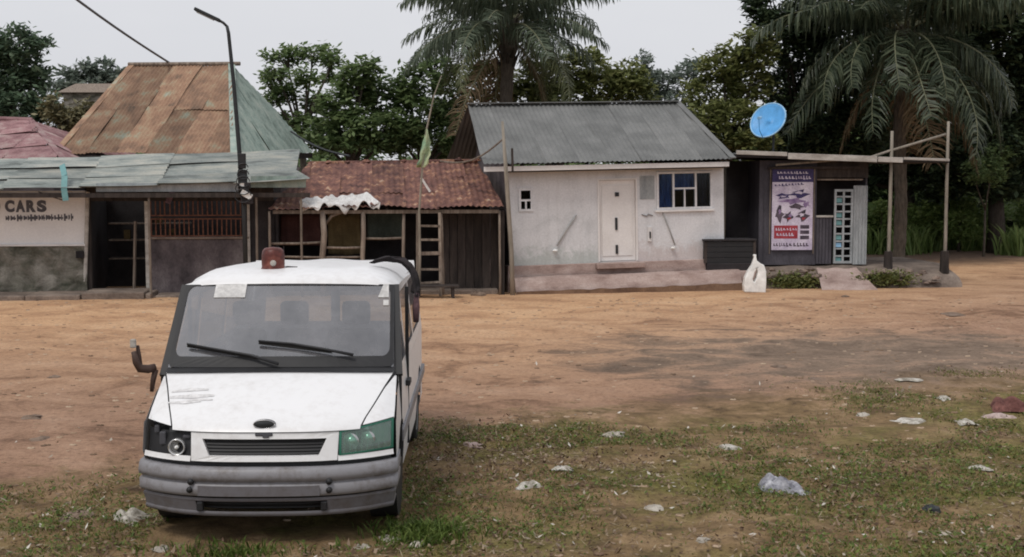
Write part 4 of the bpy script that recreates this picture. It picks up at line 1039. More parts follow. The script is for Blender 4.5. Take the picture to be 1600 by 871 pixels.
for k in range(3): pr(0.70, 0.13+k*0.065, 0.92, 0.175+k*0.065, 'print_dark', 'picture_patch', 1)
worn_line(0.05, 0.92, 0.065, 0.05, 'print_dark', 0, 1)
for px in (1203.5, 1272): 
    q = K(px, 300, -0.06); MB().tube([(q.x-b0.x, 0.0, -0.1), (q.x-b0.x, 0.0, H_+0.02)], 0.018, 6).build('batten', M['wood'], bn)

# ------------------------------------------------------------------ dark box in front of the alley
DF = P(1140, 410, 31.35)
db = thing('storage_box', 'black wooden box with grey lid in front of the dark alley', 'box', (DF.x, DF.y, 0), (0, 0, R(8)))
x0, x1 = (P(1100, 400, 31.35)-DF).x, (P(1181, 400, 31.35)-DF).x
zb, zt = P(1140, 411, 31.35).z, P(1140, 374, 31.35).z
for k in range(4):
    a, b = lerp(zb, zt-0.05, k/4), lerp(zb, zt-0.05, (k+1)/4)-0.008
    MB().box((x0, 0, a), (x1, 0.03, b)).build('board', M['black'], db, bevel=0.004)
MB().box((x0, 0.032, zb), (x0+0.03, 0.7, zt-0.05)).build('side', M['black'], db)
MB().box((x1-0.03, 0.032, zb), (x1, 0.7, zt-0.05)).build('side', M['black'], db)
MB().box((x0+0.03, 0.67, zb), (x1-0.03, 0.7, zt-0.05)).build('back', M['black'], db)
MB().box((x0-0.03, -0.04, zt-0.045), (x1+0.03, 0.74, zt)).build('lid', M['dark_wall'], db, bevel=0.008)
MB().box((x0-0.02, -0.012, zb), (x0+0.05, -0.002, zt-0.06)).box((x1-0.05, -0.012, zb), (x1+0.02, -0.002, zt-0.06)).build('corner_batten', M['wood_dark'], db)
sl = thing('stone_slab', 'broken concrete slab propping up the black wooden box', 'slab', (DF.x, DF.y, 0), (0, 0, R(8)))
MB().hexa([(x0-0.25, -0.32, -0.1), (x1+0.1, -0.24, -0.1), (x1+0.1, 0.8, -0.1), (x0-0.1, 0.8, -0.1), (x0-0.2, -0.26, zb-0.17), (x1+0.06, -0.2, zb-0.19), (x1+0.06, 0.78, zb-0.19), (x0-0.06, 0.78, zb-0.17)]).build('lower_slab', M['concrete_pink'], sl, bevel=0.03)
MB().box((x0+0.05, -0.05, zb-0.2), (x1-0.02, 0.72, zb-0.004)).build('upper_slab', M['dark_wall'], sl, bevel=0.02)

# ------------------------------------------------------------------ white plastic can with a handle hole
q = G(1180, 457); YJ = q.y
jc = thing('plastic_can', 'pointed white plastic can with oblong dark handle hole beside the kiosk step', 'plastic can', (q.x, YJ, gz(q.x, YJ)))
def J(px, py): r_ = P(px, py, YJ); return ((r_.x-q.x), r_.z-gz(q.x, YJ))
outer = [J(*p_) for p_ in ((1162, 456), (1161, 446), (1163, 434), (1168, 423), (1174, 414), (1177, 405), (1178.5, 399), (1181, 400), (1182, 407), (1187, 411), (1193, 414), (1196, 424), (1196, 440), (1195, 457))]
hole = [J(*p_) for p_ in ((1174.5, 437), (1178, 425), (1182, 419), (1183, 425), (1181, 434), (1177.5, 441))]
zmin = min(p_[1] for p_ in outer); outer = [(a, b-zmin-0.01) for a, b in outer]; hole = [(a, b-zmin-0.01) for a, b in hole]
o = MB().plate(outer, [hole], lambda a, b, k: (a, (-0.13+0.26*k)*(0.35+0.65*max(0, min(1, (0.95-b)/0.6))), b), True).build('body', M['white_plastic'], jc, bevel=0.03)
MB().lathe([(0.035, 0.0), (0.04, 0.01), (0.04, 0.05), (0.0, 0.055)], 12, (outer[6][0]+0.01, 0, outer[6][1]-0.03)).build('cap', M['white_plastic'], jc, smooth=True)

# ------------------------------------------------------------------ satellite dish
DY = 31.9
c = P(1200, 188, DY); base = P(1205, 243, DY)
dish = thing('satellite_dish', 'bright blue satellite dish on a post above the kiosk roof', 'satellite dish', base)
o_ = Vector(base)
n_ = Vector((-0.58, -0.68, 0.45)).normalized()
zax = n_; xax = Vector((0, 0, 1)).cross(zax).normalized(); yax = zax.cross(xax)
RM = Matrix((xax, yax, zax)).transposed()
def D(x, y, z): return (c - o_) + RM @ Vector((x, y, z))
rad = 0.47
mb = MB(); n = 40
prof = [(0.0, -0.10), (0.15, -0.09), (0.3, -0.062), (0.42, -0.02), (rad, 0.0)]
mb.lathe(prof, n, squash=(1.0, 1.0)); mb.v = [tuple(D(*p_)) for p_ in mb.v]; mb.f = [f_ for f_ in mb.f if len(f_) == 4]
o = mb.build('reflector', M['blue_dish'], dish, smooth=True, fix=False)
s_ = o.modifiers.new('thickness', 'SOLIDIFY'); s_.thickness = 0.012
mb = MB().tube([(rad*math.cos(2*math.pi*k/36), rad*math.sin(2*math.pi*k/36), 0.0) for k in range(37)], 0.02, 7); mb.v = [tuple(D(*p_)) for p_ in mb.v]
mb.build('rim', M['pale_blue'], dish, smooth=True)
MB().tube([D(0, 0, -0.12), D(0.02, 0, -0.28), (D(0.02, 0, -0.28)[0], D(0.02, 0, -0.28)[1], -0.03)], 0.03, 8).build('mast', M['iron_dark'], dish)
MB().tube([D(0, -0.5, 0.0), D(0, -0.42, 0.25), D(0, -0.18, 0.42)], 0.012, 6).build('feed_arm', M['blue_dish'], dish)
MB().tube([D(0, -0.18, 0.42), D(0, -0.10, 0.33)], [0.045, 0.03], 10).build('feed_horn', M['pale_blue'], dish)

# ------------------------------------------------------------------ street lamp and its meter bundle
u_ = ROW.at(383, 460, -1.15)
sl = thing('street_lamp', 'tall thin dark street lamp post with angled head above the awning', 'street lamp', ROW.w(u_.x, -1.15, 0), RI)
def LS(px, py): q_ = ROW.at(px, py, -1.15); return Vector((q_.x-u_.x, 0, q_.z))
MB().tube([(0.03, 0, -0.1), LS(381, 320), LS(374, 240), LS(365, 130), LS(357, 52), LS(354.5, 41)], [0.055, 0.052, 0.05, 0.045, 0.04, 0.035], 9).build('pole', M['iron_dark'], sl, smooth=True)
MB().tube([LS(355, 42), LS(349, 36), LS(342, 32)], 0.03, 8).build('arm', M['iron_dark'], sl, smooth=True)
a_, b_ = LS(344, 33), LS(304, 14)
hd = MB().bar(a_, b_, 0.20, 0.075, (0, 0, 1)).build('lamp_head', M['iron_dark'], sl, bevel=0.02)
MB().bar(a_.lerp(b_, 0.25)+Vector((0, 0, -0.05)), a_.lerp(b_, 0.92)+Vector((0, 0, -0.05)), 0.15, 0.02).build('lens', M['tin_pale'], hd)
mbx = thing('meter_bundle', 'bundle of black electric meters and coiled wires tied to the lamp post', 'meter bundle', ROW.w(u_.x, -1.28, 0), RI)
def LM(px, py, v=0.0): q_ = ROW.at(px, py, -1.28+v); return Vector((q_.x-u_.x, v, q_.z))
for (px, py, w_, h_, mt) in ((378, 252, 0.17, 0.34, 'black'), (379, 276, 0.2, 0.3, 'iron_dark'), (382, 296, 0.18, 0.2, 'black'), (386, 312, 0.26, 0.2, 'black_rag')):
    q_ = LM(px, py); MB().cbox((q_.x, 0.0, q_.z), (w_, 0.14, h_)).build('meter', M[mt], mbx, bevel=0.015)
a_, b_ = LM(377, 300, -0.09), LM(393, 309, -0.09); MB().bar(a_, b_, 0.03, 0.13, (0, 0, 1)).build('white_tie', M['white_plastic'], mbx, bevel=0.01)
q_ = LM(378, 289, -0.1); MB().cbox((q_.x, -0.09, q_.z), (0.09, 0.02, 0.08)).build('meter_face', M['white_plastic'], mbx)
for k in range(5):
    c_ = LM(380, 262+k*11, -0.08); r_ = 0.12+0.02*k
    MB().tube([(c_.x+r_*math.cos(2*math.pi*j/14)*0.9, -0.09-0.012*k, c_.z+r_*0.75*math.sin(2*math.pi*j/14)) for j in range(14)], 0.012, 5).build('wire_loop', M['black'], mbx)
M['cable_grey'] = M_plain('grey_cable', (0.13, 0.13, 0.135), 0.7)
# overhead cable down to the hip roof
cb = thing('overhead_cable', 'thick overhead cable crossing the sky down to the rusty ridge', 'cable', P(272, 103, 39.3))
o_ = Vector(cb.location); a_, b_ = P(272, 103, 39.3)-o_, P(-40, -125, 24.0)-o_
MB().tube([a_.lerp(b_, k/12)+Vector((0, 0, -0.12*math.sin(math.pi*k/12))) for k in range(13)], 0.032, 7).build('wire', M['cable_grey'], cb, smooth=True)
cb = thing('thin_cable', 'thin slack cable from green hip roof side to the red shed', 'cable', P(455, 206, 38.5))
o_ = Vector(cb.location); a_, b_ = Vector((0, 0, 0)), P(546, 244, 33.0)-o_
MB().tube([a_.lerp(b_, k/8)+Vector((0, 0, -0.12*math.sin(math.pi*k/8))) for k in range(9)], 0.03, 6).build('wire', M['iron_dark'], cb)

# ================================================================== TREES
def leaf_cloud(lobes, per, size, seed, depth_k=1.0, twig=22, flat=0.35):
    """lobes: (centre, rx, ry, rz); leaves gathered in twig clumps through each lobe's volume"""
    g = np.random.default_rng(seed); V = []; 
    for (c, rx, ry, rz) in lobes:
        nt = max(10, int(4.5 * per * (rx*rz) ))
        d = g.normal(size=(nt, 3)); d /= np.linalg.norm(d, axis=1)[:, None]
        rad = g.uniform(0.45, 1.0, nt)**0.6 * g.uniform(0.8, 1.12, nt)
        tc_ = d*rad[:, None]*np.array([rx, ry, rz]) + np.array(c)
        k = g.integers(int(twig*0.5), int(twig*1.5), nt)
        idx = np.repeat(np.arange(nt), k); n = len(idx)
        tr = g.uniform(0.20, 0.46, nt)*min(1.0, 0.55+0.2*max(rx, rz))
        off = g.normal(size=(n, 3))*0.5; off[:, 2] *= 0.7
        p_ = tc_[idx] + off*tr[idx][:, None]
        L_ = size*g.uniform(0.6, 1.4, n); W = L_*g.uniform(0.32, 0.55, n)
        nn = g.normal(size=(n, 3))*0.62; nn[:, 2] = np.abs(nn[:, 2])+0.75; nn /= np.linalg.norm(nn, axis=1)[:, None]
        a = np.cross(nn, g.normal(size=(n, 3))); a /= np.linalg.norm(a, axis=1)[:, None]+1e-9
        b = np.cross(nn, a)
        V.append(np.stack([p_, p_+a*L_[:, None]*0.5+b*W[:, None]*0.5, p_+a*L_[:, None], p_+a*L_[:, None]*0.5-b*W[:, None]*0.5], 1).reshape(-1, 3))
    V = np.concatenate(V); F = np.arange(len(V)).reshape(-1, 4)
    return V, F
def tree(name, label, cat, Y, base_px, lobes_px, mat, leaf=0.22, per=26, seed=1, bark='bark', trunk_r=0.16, group=None, twig=22, depth=0.8, fork=0.45):
    """a broadleaf tree: crown lobes given as (px, py, rx, ry) seen at distance Y, or with an own extra distance"""
    bx = P(base_px, 276, Y).x
    t = thing(name, label, cat, (bx, Y, 0), group=group)
    s = Y / F_PX; lobes = []
    rr = random.Random(seed)
    for lb in lobes_px:
        px, py, rx, ry = lb[:4]; dy = lb[4] if len(lb) > 4 else rr.uniform(-0.8, 0.8)
        c_ = P(px, py, Y+dy); k = (Y+dy)/F_PX
        lobes.append(((c_.x-bx, dy, c_.z), rx*k, depth*(rx+ry)*0.5*k, ry*k))
    V, F = leaf_cloud(lobes, per, leaf, seed, twig=twig)
    V[:, 2] = np.maximum(V[:, 2], 0.02)
    me = np_mesh('crown', V, F, M[mat]); cr = link(bpy.data.objects.new('crown', me), t); cr['kind'] = 'stuff'
    zc = [l_[0][2] for l_ in lobes]; zf = max(0.4, min(min(zc)*0.9, lerp(0, max(zc), fork)))
    xm = sum(l_[0][0] for l_ in lobes)/len(lobes)
    mb = MB(); fk = Vector((xm*0.35, 0, zf))
    mb.tube([(0, 0, -0.15), (xm*0.08+0.03, 0.02, zf*0.4), fk], [trunk_r*1.25, trunk_r, trunk_r*0.85], 9)
    mb.build('trunk', M[bark], t, smooth=True)
    for l_ in lobes:
        e_ = Vector(l_[0]); m_ = fk.lerp(e_, 0.5)+Vector((rr.uniform(-.15, .15), rr.uniform(-.15, .15), rr.uniform(-0.05, 0.25)))
        mb = MB().tube([fk, m_, e_], [trunk_r*0.55, trunk_r*0.36, trunk_r*0.14], 6)
        for q in range(5):
            d_ = Vector((rr.uniform(-1, 1)*l_[1], rr.uniform(-1, 1)*l_[2], rr.uniform(-0.6, 1)*l_[3]))*0.75
            mb.tube([m_.lerp(e_, 0.6), e_+d_*0.5, e_+d_], [trunk_r*0.2, trunk_r*0.12, trunk_r*0.05], 5)
        mb.build('limb', M[bark], t, smooth=True)
    return t
BT = 'trees behind the row of stalls'
tree('leafy_tree', 'tall dark green leafy tree at the left edge behind the pink roof', 'tree', 44, 8,
     [(30, 70, 36, 30), (8, 120, 46, 40), (48, 130, 30, 36), (-30, 90, 50, 50), (62, 66, 15, 12), (68, 165, 24, 26), (20, 175, 50, 30), (-20, 160, 50, 40)], 'leaf_cool', 0.24, 22, 3)
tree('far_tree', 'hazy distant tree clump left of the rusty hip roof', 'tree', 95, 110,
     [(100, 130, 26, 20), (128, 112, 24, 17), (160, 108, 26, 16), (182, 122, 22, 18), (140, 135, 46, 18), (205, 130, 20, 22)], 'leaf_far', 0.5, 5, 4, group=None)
tree('dry_shrub', 'pale yellowish dry shrub between the pink and rusty roofs', 'shrub', 42, 105,
     [(88, 172, 22, 18), (112, 188, 26, 18), (98, 205, 24, 18), (130, 172, 20, 16), (140, 195, 18, 16), (80, 220, 24, 20), (115, 228, 30, 20)], 'leaf_pale', 0.20, 34, 5, trunk_r=0.07)
tree('umbrella_tree', 'slender open tree with flat tiered crown right of the green hip roof', 'tree', 46, 476,
     [(445, 90, 36, 12), (490, 84, 44, 12), (522, 95, 18, 12), (430, 112, 20, 13), (478, 120, 22, 18), (512, 118, 18, 10), (455, 150, 20, 14), (485, 165, 18, 18), (430, 158, 18, 20), (418, 130, 14, 12), (470, 200, 34, 22), (440, 195, 24, 20)], 'leaf_mid', 0.24, 20, 6, trunk_r=0.13, fork=0.7)
tree('bushy_tree', 'dense bushy green tree above the left part of red shed', 'tree', 42, 545,
     [(560, 125, 36, 30), (525, 165, 32, 34), (590, 150, 34, 34), (545, 205, 50, 34), (505, 215, 28, 30), (600, 205, 44, 34), (575, 100, 18, 14)], 'leaf_mid', 0.24, 24, 7)
tree('bushy_tree', 'dense bushy green tree above the right part of red shed', 'tree', 43, 655,
     [(640, 135, 34, 34), (680, 115, 34, 28), (655, 185, 44, 44), (705, 165, 36, 38), (720, 215, 36, 34), (625, 215, 34, 30), (690, 230, 40, 24)], 'leaf_mid', 0.23, 24, 8)
tree('bushy_tree', 'olive green tree right behind the palm trunk and grey roof', 'tree', 44, 860,
     [(850, 125, 44, 38), (905, 110, 44, 34), (880, 155, 60, 30), (945, 135, 40, 34), (760, 130, 40, 36), (815, 160, 50, 26), (985, 135, 40, 36)], 'leaf_olive', 0.24, 22, 9)
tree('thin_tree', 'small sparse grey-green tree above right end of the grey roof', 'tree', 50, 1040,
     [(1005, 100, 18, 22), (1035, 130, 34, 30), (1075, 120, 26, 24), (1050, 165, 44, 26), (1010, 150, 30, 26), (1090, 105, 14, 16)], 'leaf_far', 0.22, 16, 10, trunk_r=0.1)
tree('yellow_tree', 'yellowish green tree behind the house gable left of the blue dish', 'tree', 41, 1130,
     [(1130, 100, 40, 30), (1165, 130, 40, 40), (1110, 150, 44, 36), (1150, 190, 44, 40), (1095, 195, 30, 30), (1185, 75, 34, 34), (1175, 225, 40, 30), (1120, 225, 40, 26)], 'leaf_olive', 0.22, 24, 12)
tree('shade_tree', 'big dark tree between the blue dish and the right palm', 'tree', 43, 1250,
     [(1225, 60, 46, 50), (1280, 40, 50, 50), (1240, 140, 50, 50), (1300, 130, 54, 60), (1255, 215, 60, 40), (1330, 210, 60, 44), (1210, 10, 44, 40)], 'leaf_shaded', 0.24, 24, 13, 'bark_dark')
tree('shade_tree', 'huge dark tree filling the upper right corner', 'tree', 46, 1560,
     [(1560, 40, 70, 70), (1500, 100, 56, 60), (1570, 150, 70, 60), (1480, 190, 50, 50), (1550, 230, 70, 50), (1640, 90, 70, 90), (1510, 20, 60, 50), (1640, 220, 70, 60), (1590, -50, 90, 60), (1490, 270, 40, 36), (1560, 290, 60, 24)], 'leaf_shaded', 0.26, 22, 14, 'bark_dark', 0.3)
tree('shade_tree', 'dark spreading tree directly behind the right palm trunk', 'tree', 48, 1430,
     [(1400, 60, 60, 60), (1450, 130, 60, 60), (1380, 150, 60, 60), (1430, 220, 66, 50), (1370, 260, 50, 40), (1460, 280, 50, 40), (1330, 290, 40, 40)], 'leaf_shaded', 0.26, 22, 15, 'bark_dark', 0.25)
for k, (px, py, Y, sz, lab) in enumerate(((1500, 330, 47, 46, 'leafy green bush behind the right canopy post'), (1560, 340, 49, 44, 'leafy green bush beside the dark barrel at right edge'), (1450, 335, 47.5, 40, 'leafy bush just left of the right canopy post'), (1375, 345, 46, 36, 'leafy bush behind the kiosk between wall and canopy post'), (1620, 330, 47, 46, 'leafy bush cut by the right edge of the picture'))):
    tree('bush', lab, 'bush', Y, px, [(px-14, py, sz*0.6, sz*0.45), (px+16, py+4, sz*0.6, sz*0.5), (px, py+22, sz*0.8, sz*0.5), (px+4, py-16, sz*0.4, sz*0.35)], 'leaf_bank', 0.17, 34, 30+k, trunk_r=0.05, group='bushes at the right edge of the yard')
tree('bush', 'small leafy shrub standing right of the right canopy post', 'bush', 44, 1540, [(1540, 250, 22, 20), (1560, 240, 18, 16), (1525, 265, 16, 18), (1555, 270, 22, 20)], 'leaf_mid', 0.15, 30, 40, trunk_r=0.04)

# far wood closing the view behind everything
g = np.random.default_rng(5); lob = []
for k in range(70):
    x = lerp(-48, 52, k/69)+g.uniform(-0.6, 0.6); y = g.uniform(56, 64); r_ = g.uniform(1.5, 2.6)
    h = g.uniform(3.0, 4.6) + (2.0 if x > 6 else 0)
    lob += [((x, y, h*0.35), r_, r_, h*0.4), ((x+g.uniform(-.8, .8), y, h*0.75), r_*0.8, r_*0.8, h*0.3)]
V, F = leaf_cloud(lob, 6, 0.5, 55, twig=16); V[:, 2] = np.maximum(V[:, 2], 0.05)
fw = link(bpy.data.objects.new('far_wood', np_mesh('far_wood', V, F, M['leaf_mid'])))
tag(fw, 'distant belt of green trees behind all the buildings', 'wood', kind='stuff')

# ------------------------------------------------------------------ oil palms
M['frond_dead'] = M_leaf('dead_palm_leaflet', (0.09, 0.06, 0.035), (0.17, 0.12, 0.07), (0.27, 0.20, 0.12), 0.2, 0.8)
M['rachis'] = M_mottle('palm_midrib', [(0.3, (0.10, 0.11, 0.06)), (0.7, (0.22, 0.22, 0.14))], 3, 0.7, 0.1)
def frond_mesh(Lr, a0, curl, mat, seed, nl=70, leaf=0.8, hang=0.6, wid=0.022):
    """rachis leaves at elevation a0 and bends down by curl; leaflets on both sides droop"""
    rr = random.Random(seed); mb = MB(); n = 16; pts = []; x = z = 0.0; a = a0
    for i in range(n+1):
        pts.append(Vector((x, 0, z))); ds = Lr/n
        x += math.cos(a)*ds; z += math.sin(a)*ds; a -= curl/n*(0.5+1.0*i/n)
    mb.tube(pts, [0.045*(1-0.85*i/n) for i in range(n+1)], 5, cap=False); nr_ = len(mb.f)
    for s in (-1, 1):
        for k in range(nl):
            f_ = 0.14+0.86*k/(nl-1); q = f_*n; i = min(int(q), n-1); p0 = pts[i].lerp(pts[i+1], q-i)
            tg = (pts[i+1]-pts[i]).normalized()
            ll = leaf*Lr/3.2*(0.45+0.55*math.sin(math.pi*min(1, f_*0.92+0.1)))*rr.uniform(0.8, 1.15)
            if rr.random() < 0.06: continue
            out = Vector((tg.x*rr.uniform(0.35, 0.8), s*0.85, tg.z*0.55+rr.uniform(-0.35, 0.45))).normalized()
            dn = Vector((0, 0, -1)); h_ = hang*rr.uniform(0.6, 1.4)
            p1 = p0+out*ll*0.45+dn*ll*0.08*h_; p2 = p1+(out*(1-0.45*h_)+dn*h_).normalized()*ll*0.35; p3 = p2+(out*(0.6-0.5*h_)+dn*1.4*h_).normalized()*ll*0.28
            w_ = wid*Lr/3.2*rr.uniform(0.7, 1.3); wd = tg*w_
            b = len(mb.v); mb.v += [tuple(p0-wd*0.6), tuple(p0+wd*0.6), tuple(p1+wd), tuple(p1-wd), tuple(p2+wd*0.8), tuple(p2-wd*0.8), tuple(p3)]
            mb.f += [(b, b+1, b+2, b+3), (b+3, b+2, b+4, b+5), (b+5, b+4, b+6)]
    me = mb.mesh('frond', M[mat], fix=False); me.materials.append(M['rachis'])
    for i in range(nr_): me.polygons[i].material_index = 1
    return me
def palm(label, px, crown_py, Y, scale, seed, mats, n, cls, group='oil palms'):
    c_ = P(px, crown_py, Y)
    t = thing('oil_palm', label, 'palm tree', (c_.x, Y, 0), group=group)
    h = c_.z
    rr = random.Random(seed)
    mb = MB(); m_ = 26; mb.tube([(0.05*math.sin(k*0.3), 0, lerp(-0.15, h, k/m_)) for k in range(m_+1)], [0.20*(1.06 if k % 2 else 0.94)+(0.10 if k > m_-4 else 0) for k in range(m_+1)], 11)
    mb.build('trunk', M['bark'], t)
    mb = MB()
    for k in range(40):       # cut frond bases under the crown
        a = k*2.4; zz = h-0.1-k*0.035; r_ = 0.22
        mb.tube([(r_*math.cos(a), r_*math.sin(a), zz), (r_*1.7*math.cos(a), r_*1.7*math.sin(a), zz+0.28)], [0.06, 0.03], 5)
    mb.build('frond_bases', M['bark_dark'], t)
    for ci, (a0, curl, mt, hang) in enumerate(cls):
        vars_ = [frond_mesh(scale*rr.uniform(0.92, 1.08), a0+rr.uniform(-0.12, 0.12), curl*rr.uniform(0.85, 1.2), mt, seed*10+ci*4+k, hang=hang*rr.uniform(0.75, 1.25), nl=rr.randint(52, 72)) for k in range(4)]
        for k in range(n[ci]):
            an = 2*math.pi*(k+0.5*ci)/n[ci]+rr.uniform(-0.2, 0.2); s_ = rr.uniform(0.86, 1.1)
            same(vars_[rr.randrange(4)], 'frond', t, (0.12*math.cos(an), 0.12*math.sin(an), h-0.05-0.12*ci), (rr.uniform(-0.35, 0.35), rr.uniform(-0.14, 0.14), an), (s_, s_, s_))
    return t
palm('tall oil palm with arching fronds standing behind the grey roofed house', 793, 30, 40, 3.5, 3, ('frond', 'frond_old'), (10, 16, 15, 4, 3),
     [(1.15, 1.0, 'frond', 0.5), (0.60, 1.15, 'frond', 0.9), (0.22, 1.05, 'frond', 1.1), (-0.15, 1.3, 'frond_old', 1.1), (-0.8, 0.7, 'frond_dead', 0.6)])
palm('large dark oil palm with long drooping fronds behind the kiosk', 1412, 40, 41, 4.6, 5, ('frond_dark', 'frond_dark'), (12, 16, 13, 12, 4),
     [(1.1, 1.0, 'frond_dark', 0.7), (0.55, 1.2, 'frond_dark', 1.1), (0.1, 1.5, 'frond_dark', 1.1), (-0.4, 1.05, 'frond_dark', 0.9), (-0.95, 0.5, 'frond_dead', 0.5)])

# a far house between the left trees, haze put into its roof's dull brown
q = P(150, 150, 80)
fh = thing('far_house', 'distant house with haze-dulled brown roof left of the rusty hip roof', 'house', (q.x, 80, 0))
zr_, ze_ = P(150, 130, 80).z, P(150, 147, 80).z
MB().add([(-1.9, -1.5, ze_), (1.9, -1.5, ze_), (1.9, 2.5, ze_), (-1.9, 2.5, ze_), (-1.4, 0.5, zr_), (1.4, 0.5, zr_)], [(0,1,5,4),(1,2,5),(2,3,4,5),(3,0,4),(0,3,2,1)]).build('roof', M['wood'], fh)
MB().box((-1.6, -1.2, -0.05), (1.6, 2.2, ze_-0.004)).build('wall', M['plaster_moss'], fh)

# ================================================================== VAN
YAW = R(1.3)
V0 = P(409.5, 760, 9.26); V0.z = -0.02
van = thing('van', 'dirty white van without number plate parked nose-on, one headlight missing', 'van', V0, (0, 0, YAW))
VIN = (Matrix.Translation(V0) @ Matrix.Rotation(YAW, 4, 'Z')).inverted()
def VP(px, py, yl):
    """van coordinates of the sight line where it meets the cross-section yl metres behind the bumper"""
    c_ = VIN @ Vector((0, 0, CAM_H)); d_ = VIN.to_3x3() @ ray(px, py)
    return c_ + d_*((yl-c_.y)/d_.y)
def paint_material(name, base, dirt, amt, rough=0.35):
    m, n, l, p = mat_new(name)
    v = coords(n, l, per_object=False)
    a = noise_node(n, l, 2.3, 8, v, 0.7, 0.6); b = noise_node(n, l, 14, 6, v, 0.7)
    mm = n.new('ShaderNodeMath'); mm.operation = 'MULTIPLY'; l.new(a.outputs['Fac'], mm.inputs[0]); l.new(b.outputs['Fac'], mm.inputs[1])
    r = ramp_node(n, [(0.22, (0, 0, 0)), (0.40, (amt,)*3)]); l.new(mm.outputs[0], r.inputs[0])
    sx = n.new('ShaderNodeSeparateXYZ'); l.new(v, sx.inputs[0])
    f = n.new('ShaderNodeMapRange'); l.new(sx.outputs['Z'], f.inputs[0]); f.inputs[1].default_value = 1.0; f.inputs[2].default_value = 0.35; f.inputs[4].default_value = 0.35
    ad = n.new('ShaderNodeMath'); ad.operation = 'MULTIPLY'; l.new(f.outputs[0], ad.inputs[0]); l.new(b.outputs['Fac'], ad.inputs[1])
    a2 = n.new('ShaderNodeMath'); a2.operation = 'ADD'; a2.use_clamp = True; l.new(ad.outputs[0], a2.inputs[0]); l.new(r.outputs[0], a2.inputs[1])
    c = mix_node(n, l, a2.outputs[0], base, dirt)
    l.new(c, p.inputs['Base Color']); p.inputs['Roughness'].default_value = rough
    p.inputs['Coat Weight'].default_value = 0.15; p.inputs['Coat Roughness'].default_value = 0.3
    bump_node(n, l, a.outputs['Fac'], p, 0.05, 0.02)
    return m
M['van_paint'] = paint_material('white_van_paint', (0.80, 0.80, 0.81), (0.36, 0.31, 0.27), 0.22)
M['van_grey'] = paint_material('grey_bumper_plastic', (0.245, 0.243, 0.262), (0.11, 0.09, 0.08), 0.6, 0.55)
M['van_lower'] = paint_material('lower_bumper_plastic', (0.14, 0.135, 0.15), (0.085, 0.07, 0.06), 0.6, 0.6)
M['chrome'] = M_plain('dull_chrome', (0.6, 0.6, 0.62), 0.25, 0.9)
M['seat'] = M_mottle('pale_seat_cloth', [(0.35, (0.20, 0.20, 0.22)), (0.65, (0.34, 0.34, 0.36))], 6, 0.95, 0.2)
M['cabin'] = M_plain('cabin_plastic', (0.075, 0.075, 0.085), 0.8)
M['reflector'] = M_plain('lamp_reflector', (0.75, 0.75, 0.75), 0.2, 0.7)
def screen_glass(name, tint, dust, spec, dcol=(0.42, 0.41, 0.43)):
    m, n, l, p = mat_new(name)
    t_ = n.new('ShaderNodeBsdfTransparent'); t_.inputs[0].default_value = (*tint, 1)
    g_ = n.new('ShaderNodeBsdfGlossy'); g_.inputs['Roughness'].default_value = 0.04; g_.inputs[0].default_value = (0.95, 0.97, 1.0, 1)
    d_ = n.new('ShaderNodeBsdfDiffuse'); d_.inputs[0].default_value = (*dcol, 1)
    v = coords(n, l, per_object=False); a = noise_node(n, l, 3.0, 7, v, 0.7)
    r = ramp_node(n, [(0.35, (dust*0.5,)*3), (0.7, (dust*1.4,)*3)]); l.new(a.outputs['Fac'], r.inputs[0])
    lw = n.new('ShaderNodeLayerWeight'); lw.inputs['Blend'].default_value = spec
    m1 = n.new('ShaderNodeMixShader'); l.new(lw.outputs['Facing'], m1.inputs[0]); l.new(t_.outputs[0], m1.inputs[1]); l.new(g_.outputs[0], m1.inputs[2])
    m2 = n.new('ShaderNodeMixShader'); l.new(r.outputs[0], m2.inputs[0]); l.new(m1.outputs[0], m2.inputs[1]); l.new(d_.outputs[0], m2.inputs[2])
    l.new(m2.outputs[0], n['Material Output'].inputs['Surface'])
    return m
M['windscreen'] = screen_glass('dusty_windscreen_glass', (0.24, 0.26, 0.28), 0.25, 0.44)
M['side_glass'] = screen_glass('dusty_side_glass', (0.55, 0.58, 0.60), 0.12, 0.2)
M['lamp_green'] = screen_glass('green_lamp_glass', (0.50, 0.74, 0.63), 0.24, 0.22, (0.45, 0.60, 0.54))

def S(s, y, z, w, bow, p=3.0):
    k = abs(s); sg = 1 if s >= 0 else -1
    if k <= 1: return Vector((s*w, y+bow*k**p, z))
    return Vector((sg*w, y+bow+(k-1), z))
def loft(rows, ss, mat, name, parent=van, smooth=True, th=0.0):
    """rows of (y, z, w, bow) swept across s; ss a list, or a function row -> list"""
    mb = MB(); n = None
    for k, r_ in enumerate(rows):
        sl_ = ss(k) if callable(ss) else ss; n = len(sl_)
        for s in sl_: mb.v.append(tuple(S(s, *r_[:4]) + Vector((0, 0, r_[4]*abs(s)**2 if len(r_) > 4 else 0))))
    for i in range(len(rows)-1):
        for j in range(n-1): a = i*n+j; mb.f.append((a, a+1, a+n+1, a+n))
    o = mb.build(name, M[mat], parent, smooth=smooth, fix=False)
    if th:
        s_ = o.modifiers.new('thickness', 'SOLIDIFY'); s_.thickness = th; s_.offset = 0
    return o
full = [-1.32, -1.2, -1.08] + list(np.linspace(-1, 1, 33)) + [1.08, 1.2, 1.32]
